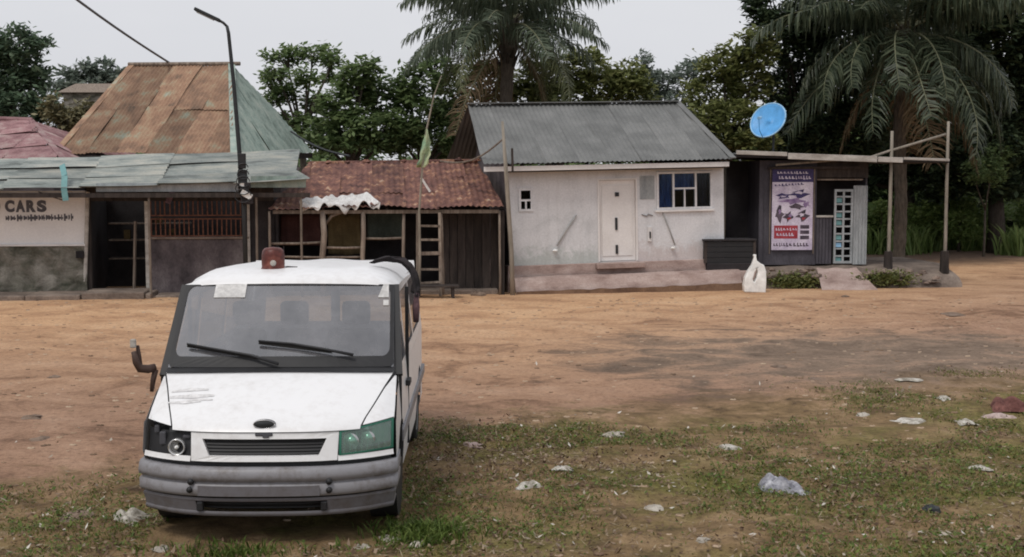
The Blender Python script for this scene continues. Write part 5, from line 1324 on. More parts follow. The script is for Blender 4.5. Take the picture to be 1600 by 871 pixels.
# bumper
WB, BB = 0.975, 0.30
bumper = loft([(0.10, 0.625, WB-0.02, BB), (0.03, 0.632, WB, BB), (0.0, 0.615, WB, BB), (-0.012, 0.57, WB+0.005, BB), (-0.006, 0.535, WB+0.003, BB), (0.018, 0.527, WB-0.015, BB), (0.018, 0.512, WB-0.015, BB),
               (-0.002, 0.503, WB, BB), (-0.004, 0.44, WB, BB), (0.006, 0.418, WB-0.004, BB), (0.05, 0.408, WB-0.03, BB)], full, 'van_grey', 'bumper')
loft([(-0.014, 0.500, 0.955, BB), (-0.016, 0.425, 0.955, BB)], list(np.linspace(-0.50, 0.44, 16)), 'van_lower', 'plate_recess', bumper)
for (s, z) in ((-0.545, 0.525), (-0.555, 0.465), (0.50, 0.525), (0.50, 0.46)):
    q = S(s, -0.012, z, WB, BB); MB().lathe([(0.0, -0.012), (0.022, -0.008), (0.024, 0.02)], 12, q, 'y').build('bolt_hole', M['black'], bumper, smooth=True)
lower = loft([(0.03, 0.402, WB-0.03, BB), (0.02, 0.385, WB-0.02, BB), (0.028, 0.375, WB-0.02, BB)], full, 'van_lower', 'lower_bumper')
loft([(0.028, 0.375, WB-0.02, BB), (0.036, 0.335, WB-0.03, BB), (0.044, 0.298, WB-0.035, BB)], [-1.25, -1.1, -1] + list(np.linspace(-0.95, -0.53, 9)), 'van_lower', 'bumper_corner', lower)
loft([(0.028, 0.375, WB-0.02, BB), (0.036, 0.335, WB-0.03, BB), (0.044, 0.298, WB-0.035, BB)], list(np.linspace(0.49, 0.95, 9)) + [1, 1.1, 1.25], 'van_lower', 'bumper_corner', lower)
loft([(0.044, 0.298, WB-0.035, BB), (0.036, 0.285, WB-0.03, BB), (0.045, 0.262, WB-0.04, BB), (0.09, 0.25, WB-0.07, BB)], full, 'van_lower', 'bumper_lip', lower)
loft([(0.14, 0.385, WB-0.1, BB), (0.16, 0.29, WB-0.1, BB)], list(np.linspace(-0.62, 0.6, 14)), 'black', 'intake', lower)
for s in (-0.50, 0.47):
    q = S(s, 0.04, 0.335, WB-0.03, BB); MB().cbox(q, (0.05, 0.05, 0.07)).build('bracket', M['black'], lower, bevel=0.01)
for z in (0.315, 0.345):
    loft([(0.10, z+0.006, WB-0.08, BB), (0.09, z, WB-0.08, BB), (0.10, z-0.006, WB-0.08, BB)], list(np.linspace(-0.5, 0.47, 12)), 'black', 'slat', lower)
# dark gap above the bumper, front panel with grille
loft([(0.10, 0.62, 0.92, 0.28), (0.11, 0.72, 0.92, 0.28), (0.16, 0.86, 0.92, 0.28)], list(np.linspace(-1, 1, 25)), 'black', 'front_backing')
GP = lambda z: 0.05+0.07*(z-0.65)/0.24
def FZ(s, z, out=0.0): return S(s, GP(z)-out, z, 0.94, 0.28)
outer = [(-0.575, 0.668), (0.575, 0.668), (0.585, 0.872), (-0.585, 0.872)]
def dense(l, n=10): return [(lerp(l[i][0], l[(i+1) % len(l)][0], k/n), lerp(l[i][1], l[(i+1) % len(l)][1], k/n)) for i in range(len(l)) for k in range(n)]
hole = [(-0.43, 0.708), (0.43, 0.708), (0.49, 0.828), (-0.49, 0.828)]
def strip_ring(o_, i_, fn, mat, name, parent, th=0.02):
    mb = MB(); n = len(o_)
    for a, b in o_: mb.v.append(tuple(fn(a, b, 0.0)))
    for a, b in i_: mb.v.append(tuple(fn(a, b, 0.0)))
    for a, b in i_: mb.v.append(tuple(fn(a, b, -th)))
    for k in range(n):
        j = (k+1) % n
        mb.f += [(k, j, n+j, n+k), (n+k, n+j, 2*n+j, 2*n+k)]
    return mb.build(name, M[mat], parent, fix=False)
grille = strip_ring(dense(outer), dense(hole), FZ, 'van_paint', 'grille_frame', van, 0.045)
mb = MB()
for k in range(5):
    z = lerp(0.722, 0.815, k/4); 
    ss_ = list(np.linspace(-0.46, 0.46, 14))
    for s in ss_: mb.v += [tuple(FZ(s, z+0.006, -0.03)), tuple(FZ(s, z-0.006, -0.022))]
    b = len(mb.v)-28
    mb.f += [(b+2*j, b+2*j+2, b+2*j+3, b+2*j+1) for j in range(13)]
mb.build('grille_slats', M['black'], grille, fix=False)
q = S(0, GP(0.862), 0.862, 0.94, 0.28); MB().cbox(q, (0.13, 0.03, 0.022)).cbox(q+Vector((0.015, -0.004, -0.014)), (0.05, 0.03, 0.02)).build('bonnet_latch', M['cabin'], grille, bevel=0.008)
# white strips under the lamps
for sg in (-1, 1):
    loft([(GP(0.662)-0.004, 0.664, 0.945, 0.285), (GP(0.68), 0.68, 0.942, 0.282), (GP(0.70)+0.002, 0.702, 0.94, 0.28)], [sg*s for s in np.linspace(0.58, 1.0, 10)], 'van_paint', 'lamp_sill')
# bonnet and wings
HR = [(0.105, 0.880, 0.94, 0.28), (0.125, 0.905, 0.94, 0.275), (0.20, 0.955, 0.94, 0.25, -0.01), (0.36, 1.035, 0.94, 0.21, -0.02), (0.58, 1.135, 0.935, 0.16, -0.025), (0.80, 1.228, 0.93, 0.12, -0.025)]
SL = [0.745, 0.75, 0.775, 0.83, 0.90, 0.975]
bonnet = loft(HR, lambda k: list(np.linspace(-SL[k], SL[k], 27)), 'van_paint', 'bonnet')
loft([(r_[0]+0.015, r_[1]-0.02, *r_[2:]) for r_ in HR], lambda k: [-SL[k]-0.03, -SL[k]+0.03], 'black', 'bonnet_gap')
loft([(r_[0]+0.015, r_[1]-0.02, *r_[2:]) for r_ in HR], lambda k: [SL[k]-0.03, SL[k]+0.03], 'black', 'bonnet_gap')
def wing(sg):
    mb = MB(); n = 8; rows = []
    def lamp_top(s): return lerp(0.872, 0.932, max(0, (s-0.58)/0.42))
    rows.append([S(sg*s, GP(0.90)+0.004, lamp_top(s)+0.006, 0.942, 0.28) for s in np.linspace(SL[1]+0.012, 1.0, n)])
    for k in (2, 3, 4, 5):
        r_ = HR[k]; dr = r_[4] if len(r_) > 4 else 0
        rows.append([S(sg*s, *r_[:4])+Vector((0, 0, dr*s*s - (0.03*((s-0.9)/0.1) if s > 0.9 else 0))) for s in np.linspace(SL[k]+0.012, 1.0, n)])
    for r_ in rows: mb.v += [tuple(q) for q in r_]
    for i in range(len(rows)-1):
        for j in range(n-1): a = i*n+j; mb.f.append((a, a+1, a+n+1, a+n))
    mb.build('wing', M['van_paint'], van, smooth=True, fix=False)
    return [r_[-1] for r_ in rows]
edge = wing(1); wing(-1)
# sides: lower panel with wheel arches, upper band with windows
def arch(yc, r_, n=14): return [(yc-r_*math.cos(math.pi*k/n), 0.36+0.06+r_*math.sin(math.pi*k/n)*0.98) for k in range(n+1)]
top = [(q.y, q.z) for q in edge]
low = [(0.50, 0.36), (0.55, 0.36)] + arch(0.98, 0.40) + [(1.42, 0.34), (3.44, 0.34)] + arch(3.90, 0.40) + [(4.36, 0.36), (4.78, 0.38), (4.80, 1.12)] + [(0.96, 1.12)] + [(a, min(b, 1.118)) for a, b in reversed(top) if b < 1.12]
low = low[:-1] + [(0.40, 0.905), (0.36, 0.70), (0.42, 0.60)]
for sg in (-1, 1):
    MB().plate(low, [], lambda a, b, k: (sg*(0.945+0.018*math.sin(max(0, min(1, (b-0.36)/0.76))*math.pi)), a, b)).build('side_panel', M['van_paint'], van, fix=False)
    def xz(z): return lerp(0.945, 0.865, (z-1.12)/(1.85-1.12))
    A = [(0.92, 1.122), (4.80, 1.122), (4.74, 1.80), (1.56, 1.84)]
    holes = [[(1.16, 1.20), (1.95, 1.20), (1.95, 1.74), (1.60, 1.74)], [(2.12, 1.22), (3.20, 1.22), (3.20, 1.74), (2.12, 1.74)], [(3.32, 1.22), (4.50, 1.22), (4.46, 1.74), (3.32, 1.74)]]
    up = MB().plate(A, holes, lambda a, b, k: (sg*xz(b), a, b)).build('window_band', M['van_paint'], van, fix=False)
    for h_ in holes:
        MB().plate(h_, [], lambda a, b, k: (sg*(xz(b)-0.012), a, b)).build('side_window', M['side_glass'], van, fix=False)
    # black A-pillar trim, door seam, rubbing strip, handle
    MB().bar((sg*0.946, 0.97, 1.17), (sg*0.885, 1.54, 1.85), 0.03, 0.06, (1, 0, 0)).build('pillar_trim', M['black'], van)
    MB().box((sg*0.95-0.02, 0.98, 0.50), (sg*0.95+0.018, 1.0, 1.16)).build('door_seam', M['black'], van)
    MB().box((sg*0.955-0.02, 1.99, 0.40), (sg*0.955+0.012, 2.01, 1.80)).build('door_seam', M['black'], van)
    MB().box((sg*0.962-0.015, 1.0, 0.62), (sg*0.962+0.02, 4.7, 0.72)).build('rubbing_strip', M['van_grey'], van, bevel=0.01)
    MB().box((sg*0.965-0.01, 1.70, 0.96), (sg*0.965+0.03, 1.90, 1.01)).build('door_handle', M['black'], van, bevel=0.008)
    # inner arch
    MB().lathe([(0.40, -0.22*sg), (0.40, 0.0)], 20, (sg*0.945, 0.98, 0.42), 'x').build('wheel_arch', M['black'], van)
# roof
RF = [(1.435, 1.875, 0.89, 0.08), (1.46, 1.905, 0.895, 0.08), (1.54, 1.942, 0.90, 0.07), (1.70, 1.972, 0.90, 0.05), (2.0, 1.982, 0.90, 0.03), (2.6, 1.965, 0.895, 0.0), (3.6, 1.925, 0.885, 0), (4.5, 1.88, 0.88, 0), (4.72, 1.85, 0.875, 0), (4.78, 1.80, 0.87, 0)]
mb = MB(); ss_ = list(np.linspace(-1, 1, 31))
for k, r_ in enumerate(RF):
    for s in ss_: 
        q = S(s, *r_[:4]); dz = min(0.115, max(0, r_[1]-1.80)) if k > 1 else 0.03; q.z += -dz*abs(s)**9 - 0.018*s*s + 0.008*math.cos(s*9)*(1 if 4 <= k <= 7 else 0); mb.v.append(tuple(q))
for i in range(len(RF)-1):
    for j in range(30): a = i*31+j; mb.f.append((a, a+1, a+32, a+31))
roof = mb.build('roof', M['van_paint'], van, smooth=True, fix=False)
q = VP(576, 429, 1.56); MB().lathe([(0.018, 0), (0.014, 0.03), (0.0, 0.035)], 10, (q.x, 1.52, 1.865)).build('aerial_stub', M['black'], roof, smooth=True)
# rear
MB().plate([(-0.94, 0.38), (0.94, 0.38), (0.945, 1.12), (0.865, 1.85), (-0.865, 1.85), (-0.945, 1.12)], [[(-0.78, 1.18), (-0.05, 1.18), (-0.05, 1.72), (-0.74, 1.72)], [(0.05, 1.18), (0.78, 1.18), (0.74, 1.72), (0.05, 1.72)]],
           lambda a, b, k: (a, 4.79, b)).build('rear_doors', M['van_paint'], van, fix=False)
MB().box((-0.93, 0.5, 0.30), (0.93, 4.75, 0.36)).build('floor', M['cabin'], van)
# windscreen: glass, black surround, scuttle
WS = lambda s, t: S(s, lerp(0.845, 1.435, t), lerp(1.252, 1.868, t) - 0.012*s*s, lerp(0.905, 0.875, t), lerp(0.11, 0.085, t), 2.4)
mb = MB(); mb.grid(lambda t, s: WS(s, t), list(np.linspace(0, 1, 10)), list(np.linspace(-1, 1, 25)))
mb.build('windscreen', M['windscreen'], van, smooth=True, fix=False)
def rr_loop(x0, y0, x1, y1, r_, n=8, ry=None):
    ry = ry or r_; out = []
    for cx_, cy_, a0 in ((x1-r_, y0+ry, -90), (x1-r_, y1-ry, 0), (x0+r_, y1-ry, 90), (x0+r_, y0+ry, 180)):
        for k in range(n+1): a = R(a0+90*k/n); out.append((cx_+r_*math.cos(a), cy_+ry*math.sin(a)))
    # densify long edges
    res = []
    for i in range(len(out)):
        a, b = out[i], out[(i+1) % len(out)]; m_ = max(1, int(math.hypot(b[0]-a[0], b[1]-a[1])/0.08))
        res += [(lerp(a[0], b[0], k/m_), lerp(a[1], b[1], k/m_)) for k in range(m_)]
    return res
inner_l = rr_loop(-0.965, 0.125, 0.965, 0.985, 0.07, ry=0.11)
def project(l):   # the same loop pushed out to the glass edge
    out = []
    for a, b in l:
        dx, dy = a/1.0, (b-0.5)/0.5; k = max(abs(dx)/1.0, abs(dy))
        k = 1/max(abs(a)/0.999, abs(b-0.5)/0.499); out.append((a*k, 0.5+(b-0.5)*k))
    return out
def WSo(s, t, out): 
    q = WS(s, t); return q + Vector((0, -0.66, 0.75))*(0.006+out)
strip_ring(project(inner_l), inner_l, WSo, 'black', 'windscreen_surround', van, 0.004)
loft([(0.775, 1.232, 0.93, 0.12, -0.02), (0.82, 1.243, 0.925, 0.115, -0.02), (0.855, 1.258, 0.92, 0.115, -0.02)], list(np.linspace(-0.985, 0.985, 25)), 'black', 'scuttle')
# wipers
def wiper(pts):
    q = [WS(s, t)+Vector((0, -0.035, 0.035)) for s, t in pts]
    w_ = MB().tube(q, [0.014, 0.012, 0.010, 0.008], 6).build('wiper', M['black'], van, smooth=True)
    a, b = q[1], q[3]; MB().bar(a.lerp(b, -0.1)+Vector((0, 0.012, -0.012)), b+Vector((0, 0.012, -0.012)), 0.012, 0.03).build('blade', M['rubber'], w_)
def ws_at(px, py):   # (s, t) on the windscreen under a pixel
    best = None
    for i in range(41):
        for j in range(31):
            s, t = -1+i/20, j/30; q = VIN.inverted() @ WS(s, t); d_ = q-Vector((0, 0, CAM_H))
            f_ = d_.dot(Vector((0, cp, -sp))); x = CX+F_PX*d_.x/f_; y = CY-F_PX*d_.dot(Vector((0, sp, cp)))/f_
            e_ = (x-px)**2+(y-py)**2
            if best is None or e_ < best[0]: best = (e_, s, t)
    return best[1:]
wiper([ws_at(*p_) for p_ in ((438, 573), (395, 563), (340, 553), (298, 544))])
wiper([ws_at(*p_) for p_ in ((552, 560), (510, 550), (460, 543), (404, 540))])
# stickers behind the glass
def sticker(x0, y0, x1, y1, name='sticker'):
    c_ = [ws_at(*p_) for p_ in ((x0, y1), (x1-2, y1), (x1, y0), (x0+4, y0))]
    MB().add([WS(*q)+Vector((0, -0.006, 0.006)) for q in c_]+[WS(*q)+Vector((0, -0.003, 0.003)) for q in c_], [(0,1,2,3),(4,7,6,5),(0,4,5,1),(1,5,6,2),(2,6,7,3),(3,7,4,0)]).build(name, M['white_sheet'], van)
sticker(338, 445, 384, 466); sticker(594, 446, 606, 466); sticker(597, 470, 606, 480)
# cabin
MB().hexa([(-0.86, 0.95, 0.7), (0.86, 0.95, 0.7), (0.86, 1.3, 0.7), (-0.86, 1.3, 0.7), (-0.86, 0.93, 1.18), (0.86, 0.93, 1.18), (0.86, 1.38, 1.20), (-0.86, 1.38, 1.20)]).build('dashboard', M['cabin'], van, bevel=0.03)
MB().tube([(0.40+0.19*math.cos(2*math.pi*k/20), 1.50-0.10*math.sin(2*math.pi*k/20), 1.20+0.16*math.sin(2*math.pi*k/20)) for k in range(21)], 0.015, 7).build('steering_wheel', M['black'], van)
for (x, w_) in ((0.45, 0.44), (-0.12, 0.40), (-0.56, 0.40)):
    st = MB().box((x-w_/2, 1.95, 0.62), (x+w_/2, 2.45, 0.80)).build('seat', M['seat'], van, bevel=0.04)
    MB().hexa([(x-w_/2, 2.38, 0.80), (x+w_/2, 2.38, 0.80), (x+w_/2, 2.52, 0.80), (x-w_/2, 2.52, 0.80), (x-w_/2+0.03, 2.50, 1.36), (x+w_/2-0.03, 2.50, 1.36), (x+w_/2-0.03, 2.62, 1.36), (x-w_/2+0.03, 2.62, 1.36)]).build('seat_back', M['seat'], st, bevel=0.04)
    MB().box((x-0.13, 2.50, 1.40), (x+0.13, 2.60, 1.62)).build('headrest', M['seat'], st, bevel=0.04)
# missing lamp on one side: empty black bucket with the bulb reflector left in it
bk = loft([(GP(0.70)+0.10, 0.70, 0.90, 0.25), (GP(0.80)+0.13, 0.80, 0.90, 0.25), (GP(0.90)+0.10, 0.93, 0.90, 0.25)], list(np.linspace(-1.0, -0.58, 10)), 'black', 'lamp_bucket')
bk['label'] = 'empty headlight opening with the lens missing'
q = S(-0.72, GP(0.75)+0.01, 0.755, 0.92, 0.26)
MB().lathe([(0.0, 0.05), (0.03, 0.045), (0.05, 0.02), (0.055, -0.02), (0.062, -0.02), (0.062, 0.06)], 22, q, 'y').build('bulb_reflector', M['reflector'], bk, smooth=True)
MB().lathe([(0.0, -0.03), (0.014, -0.02), (0.014, 0.04)], 10, q, 'y').build('bulb', M['white_plastic'], bk, smooth=True)
for (s, z, w_, h_) in ((-0.86, 0.80, 0.05, 0.10), (-0.92, 0.86, 0.04, 0.06), (-0.64, 0.83, 0.06, 0.03)):
    MB().cbox(S(s, GP(z)+0.05, z, 0.92, 0.26), (w_, 0.05, h_)).build('bracket', M['cabin'], bk, bevel=0.01)
# remaining headlight with greenish lens
def lamp(s, t, out=0.0): 
    zt_ = lerp(0.872, 0.932, (s-0.58)/0.42); zb_ = lerp(0.700, 0.712, (s-0.58)/0.42); z = lerp(zb_, zt_, t)
    return S(s, GP(z)-0.012*math.sin(math.pi*t)-out, z, 0.945, 0.285)
mb = MB(); mb.grid(lambda s, t: lamp(s, t), list(np.linspace(0.592, 0.995, 14)), list(np.linspace(0.02, 0.98, 9)))
hl = mb.build('headlight', M['lamp_green'], van, smooth=True, fix=False); hl['label'] = 'cloudy greenish headlight'
mb = MB(); mb.grid(lambda s, t: lamp(s, t, -0.075), list(np.linspace(0.592, 0.99, 12)), list(np.linspace(0.0, 1.0, 7)))
mb.build('housing', M['reflector'], hl, smooth=True, fix=False)
M['green_cover'] = M_plain('green_indicator_plastic', (0.02, 0.14, 0.09), 0.35)
mb = MB(); mb.grid(lambda s, t: lamp(s, t, -0.028), list(np.linspace(0.83, 0.985, 8)), list(np.linspace(0.25, 0.95, 6)))
mb.build('indicator', M['green_cover'], hl, smooth=True, fix=False)
for k in range(9):
    s = lerp(0.62, 0.97, k/8); MB().bar(lamp(s, 0.04, -0.02), lamp(s+0.01, 0.96, -0.02), 0.006, 0.006, (0, 1, 0)).build('lens_rib', M['lamp_green'], hl)
for s, r_ in ((0.67, 0.062), (0.80, 0.055)):
    q = lamp(s, 0.48, -0.035); MB().lathe([(0.0, 0.05), (r_*0.6, 0.035), (r_, -0.01)], 20, q, 'y').build('reflector_bowl', M['reflector'], hl, smooth=True)
strip_ring([(0.585+0.0*k, k/8) for k in range(8)] + [(0.585+0.412*k/10, 1.0) for k in range(10)] + [(0.997, 1-k/8) for k in range(8)] + [(0.997-0.412*k/10, 0.0) for k in range(10)],
           [(0.602, 0.06+0.88*k/8) for k in range(8)] + [(0.602+0.378*k/10, 0.94) for k in range(10)] + [(0.98, 0.94-0.88*k/8) for k in range(8)] + [(0.98-0.378*k/10, 0.06) for k in range(10)],
           lambda s, t, o: lamp(s, t, 0.004+o), 'green_cover', 'lamp_seal', hl, 0.01)
# oval badge, grey scrape marks on the bonnet
q = S(0, 0.135, 0.935, 0.94, 0.28)
bd = MB().lathe([(0.0, -0.014), (0.062, -0.012), (0.070, 0.0), (0.070, 0.03)], 28, q, 'y', (1.15, 0.48)).build('badge', M['iron_dark'], van, smooth=True)
MB().tube([(q.x+0.078*math.cos(2*math.pi*k/28), q.y-0.010, q.z+0.033*math.sin(2*math.pi*k/28)) for k in range(29)], 0.004, 6).build('badge_rim', M['chrome'], bd, smooth=True)
def on_bonnet(px, py):
    best = None
    for i in range(61):
        for k in range(1, 5):
            for j in range(12):
                t_ = j/12; s = -0.95+i*0.95*2/60
                r0_, r1_ = HR[k], HR[k+1]; d0_, d1_ = (r0_[4] if len(r0_) > 4 else 0), (r1_[4] if len(r1_) > 4 else 0)
                q = (S(s, *r0_[:4])+Vector((0, 0, d0_*s*s))).lerp(S(s, *r1_[:4])+Vector((0, 0, d1_*s*s)), t_); w_ = VIN.inverted() @ q; d_ = w_-Vector((0, 0, CAM_H))
                f_ = d_.dot(Vector((0, cp, -sp))); x = CX+F_PX*d_.x/f_; y = CY-F_PX*d_.dot(Vector((0, sp, cp)))/f_
                e_ = (x-px)**2+(y-py)**2
                if best is None or e_ < best[0]: best = (e_, q)
    return best[1]
M['scuff'] = M_mottle('grey_scuff', [(0.35, (0.58, 0.57, 0.57)), (0.65, (0.74, 0.73, 0.73))], 9, 0.8, 0.1)
for (x0, y0, x1, y1, w_) in ((270, 613, 328, 609, 0.05), (266, 622, 332, 618, 0.06), (264, 631, 314, 628, 0.045), (290, 626, 330, 625, 0.035)):
    a, b = on_bonnet(x0, y0), on_bonnet(x1, y1); m_ = on_bonnet((x0+x1)/2, (y0+y1)/2); up_ = Vector((0, -0.4, 0.9))
    tv = Vector((0, 0.9, 0.4))*w_/2
    MB().add([a-tv*0.3+up_*0.004, m_-tv+up_*0.004, b-tv*0.5+up_*0.004, b+tv*0.4+up_*0.004, m_+tv+up_*0.004, a+tv*0.6+up_*0.004], [(0, 1, 4, 5), (1, 2, 3, 4)]).build('scuff_mark', M['scuff'], bonnet, fix=False)
# broken mirror arm
ma = MB().tube([VP(243, 574, 0.93), VP(232, 577, 0.90), VP(219, 576, 0.88), VP(213, 566, 0.87), VP(209, 550, 0.86)], [0.030, 0.034, 0.036, 0.032, 0.022], 8).build('mirror_arm', M['mirror_brown'], van, smooth=True)
ma['label'] = 'broken mirror arm with the mirror gone'
MB().tube([VP(219, 574, 0.90), VP(217, 556, 0.90), VP(215, 540, 0.90)], [0.022, 0.02, 0.014], 7).build('mirror_stay', M['mirror_brown'], ma, smooth=True)
MB().cbox(VP(208, 537, 0.87), (0.045, 0.04, 0.07)).build('mirror_stub', M['plank_pale'], ma, bevel=0.01)
MB().tube([VP(243, 578, 0.93), VP(239, 595, 0.92), VP(237, 612, 0.92)], [0.024, 0.022, 0.016], 7).build('mirror_lead', M['mirror_brown'], ma, smooth=True)
# beacon standing on the roof front
q = VP(427, 418, 1.85)
bc_c = Vector((q.x, 1.85, 1.925))
M['beacon'] = M_mottle('weathered_red_plastic', [(0.3, (0.05, 0.016, 0.014)), (0.55, (0.125, 0.034, 0.027)), (0.72, (0.26, 0.095, 0.07))], 9, 0.4, 0.1)
bcn = MB().lathe([(0.10, 0.0), (0.11, 0.01), (0.105, 0.05), (0.098, 0.06), (0.100, 0.10), (0.098, 0.17), (0.090, 0.205), (0.070, 0.225), (0.0, 0.235)], 24, bc_c).build('beacon_lamp', M['beacon'], van, smooth=True)
bcn['label'] = 'faded red beacon lamp on the roof'
MB().lathe([(0.0, -0.012), (0.022, -0.01), (0.026, 0.0), (0.026, 0.02)], 16, bc_c+Vector((0.015, -0.100, 0.10)), 'y').build('lens_spot', M['plank_pale'], bcn, smooth=True)
MB().box(bc_c+Vector((0.09, 0.0, 0.0)), bc_c+Vector((0.21, 0.12, 0.06))).build('mount_block', M['wood_dark'], bcn, bevel=0.01)
MB().box(bc_c+Vector((-0.32, 0.15, -0.02)), bc_c+Vector((-0.12, 0.5, 0.03))).build('roof_patch', M['white_sheet'], van, bevel=0.02)
# wheels
def wheel(x, y, sg):
    w_ = MB().lathe([(0.20, -0.09), (0.30, -0.10), (0.325, -0.07), (0.33, 0.0), (0.325, 0.07), (0.30, 0.10), (0.20, 0.09)], 28, (x, y, 0.345), 'x').build('tyre', M['rubber'], van, smooth=True)
    MB().lathe([(0.0, 0.06*sg), (0.06, 0.07*sg), (0.10, 0.03*sg), (0.17, 0.05*sg), (0.20, 0.095*sg), (0.21, 0.08*sg)], 24, (x, y, 0.345), 'x').build('rim', M['tin_pale'], w_, smooth=True)
for x in (-0.84, 0.84):
    for y in (0.98, 3.90): wheel(x, y, 1 if x > 0 else -1)

# dark rag slung over the roof edge
rg = thing('rag', 'dark rag slung over the right roof edge of white van', 'rag', V0, (0, 0, YAW))
mb = MB(); path = [VP(583, 411, 2.1), VP(604, 406, 2.3), VP(627, 408, 2.35), VP(640, 416, 2.35), VP(647, 430, 2.33), VP(650, 446, 2.3), VP(650, 462, 2.25)]
path[0].z = max(path[0].z, 1.955)
wid = [0.03, 0.07, 0.10, 0.13, 0.12, 0.10, 0.06]
def ragf(a, b):
    q = a*(len(path)-1); i = min(int(q), len(path)-2); c_ = path[i].lerp(path[i+1], q-i); w_ = lerp(wid[i], wid[i+1], q-i)
    return c_+Vector((0.025*math.sin(b*9+a*6)+0.015*math.sin(b*21), (b-0.5)*w_, 0.02*math.sin(b*7+a*11)+0.012))
mb.grid(ragf, list(np.linspace(0, 1, 30)), list(np.linspace(0, 1, 14)))
o = mb.build('cloth', M['black_rag'], rg, smooth=True, fix=False)
s_ = o.modifiers.new('thickness', 'SOLIDIFY'); s_.thickness = 0.01
MB().tube([VP(651, 458, 2.25), VP(650, 480, 2.25), VP(650, 503, 2.2)], [0.02, 0.034, 0.026], 8).build('knotted_end', M['mauve_rag'], rg, smooth=True)

# ================================================================== FOREGROUND WEEDS, LITTER, STONES
g = np.random.default_rng(21)
def scatter(n, x0, x1, y0, y1, prob):
    x = g.uniform(x0, x1, n); y = g.uniform(y0, y1, n); k = g.random(n) < prob(x, y); return x[k], y[k]
def in_view(x, y): return np.abs(x) < 0.43*y+0.6
def van_free(x, y): return ~((x > -2.75) & (x < -1.0) & (y > 9.35) & (y < 14))
def green_p(x, y):
    w = weedy(x, y); k = vnoise(x*0.9+3, y*0.9, 31)
    p_ = w*np.clip((k*0.65+0.35*vnoise(x*3.3, y*3.3, 33)-0.46)*6.0, 0.02, 1)
    p_ += 0.9*np.exp(-(((x+0.65)/0.55)**2+((y-9.7)/0.55)**2))           # clump by the front wheel
    return np.where(in_view(x, y) & van_free(x, y), p_, 0)
def blades(x, y, hmin, hmax, wid, lean):
    n = len(x); z = ground_z(x, y); h = g.uniform(hmin, hmax, n); a = g.uniform(0, 2*np.pi, n); t_ = g.uniform(0, 2*np.pi, n)
    w = wid*g.uniform(0.6, 1.3, n); l_ = lean*h*g.uniform(0.3, 1.4, n)
    bx, by = np.cos(a)*w, np.sin(a)*w; lx, ly = np.cos(t_)*l_, np.sin(t_)*l_
    p0 = np.stack([x-bx, y-by, z-0.01], -1); p1 = np.stack([x+bx, y+by, z-0.01], -1)
    p2 = np.stack([x+bx*0.8+lx*0.5, y+by*0.8+ly*0.5, z+h*0.65], -1); p3 = np.stack([x-bx*0.8+lx*0.5, y-by*0.8+ly*0.5, z+h*0.65], -1)
    p4 = np.stack([x+lx*1.1, y+ly*1.1, z+h*0.9], -1)
    V = np.stack([p0, p1, p2, p3, p4], 1).reshape(-1, 3); b = np.arange(n)*5
    F = np.concatenate([np.stack([b, b+1, b+2, b+3], -1), np.stack([b+3, b+2, b+4, b+4], -1)])
    return V, F
def tri_mesh(name, V, F, mat):
    me = bpy.data.meshes.new(name); me.from_pydata(V.tolist(), [], [tuple(dict.fromkeys(f_)) for f_ in F.tolist()]); me.materials.append(M[mat]); me.update(); return me
M['grass'] = M_leaf('short_grass_blade', (0.055, 0.072, 0.012), (0.120, 0.145, 0.026), (0.22, 0.23, 0.06), 0.25, 0.7)
M['weed'] = M_leaf('weed_leaf', (0.045, 0.075, 0.012), (0.095, 0.145, 0.028), (0.17, 0.215, 0.055), 0.25, 0.6)
M['dry'] = M_leaf('dry_leaf', (0.075, 0.045, 0.030), (0.19, 0.125, 0.085), (0.36, 0.28, 0.20), 0.1, 0.85)
M['straw'] = M_leaf('straw', (0.13, 0.095, 0.055), (0.25, 0.195, 0.12), (0.40, 0.33, 0.22), 0.1, 0.85)
x, y = scatter(330000, -6, 9, 8.7, 19.0, lambda a, b: green_p(a, b)*0.5)
V, F = blades(x, y, 0.012, 0.042, 0.004, 1.6)
o = link(bpy.data.objects.new('short_grass', tri_mesh('short_grass', V, F, 'grass'))); tag(o, 'short patchy grass in the trodden foreground', 'grass', kind='stuff')
x = np.concatenate([g.normal(-0.68, 0.17, 900), g.normal(-2.1, 0.2, 260), g.normal(-1.5, 0.5, 60)]); y = np.concatenate([g.normal(9.65, 0.18, 900), g.normal(9.14, 0.08, 260), g.normal(9.2, 0.08, 60)])
V, F = blades(x, y, 0.03, 0.12, 0.007, 0.9)
o = link(bpy.data.objects.new('taller_grass', tri_mesh('taller_grass', V, F, 'weed'))); tag(o, 'taller bright green grass tufts around the van front', 'grass', kind='stuff')
# broad weed leaves lying low
x, y = scatter(120000, -6, 9, 8.7, 17, lambda a, b: green_p(a, b)*0.6)
def leaflets(x, y, zl, zh, smin, smax, tilt, el=0.5):
    n = len(x); z = ground_z(x, y)+g.uniform(zl, zh, n); L_ = g.uniform(smin, smax, n); W = L_*el*g.uniform(0.6, 1.2, n); a = g.uniform(0, 2*np.pi, n)
    tz = g.normal(0, tilt, n)*L_; sz = g.normal(0, tilt, n)*W
    u = np.stack([np.cos(a)*L_, np.sin(a)*L_, tz], -1)/2; v_ = np.stack([-np.sin(a)*W, np.cos(a)*W, sz], -1)/2; c_ = np.stack([x, y, z+np.abs(tz)*0.5], -1)
    V = np.stack([c_-u, c_+v_-np.stack([0*z, 0*z, 0.15*W], -1), c_+u, c_-v_-np.stack([0*z, 0*z, 0.15*W], -1)], 1).reshape(-1, 3)
    return V, np.arange(len(V)).reshape(-1, 4)
V, F = leaflets(x, y, 0.004, 0.04, 0.018, 0.045, 0.4, 0.6)
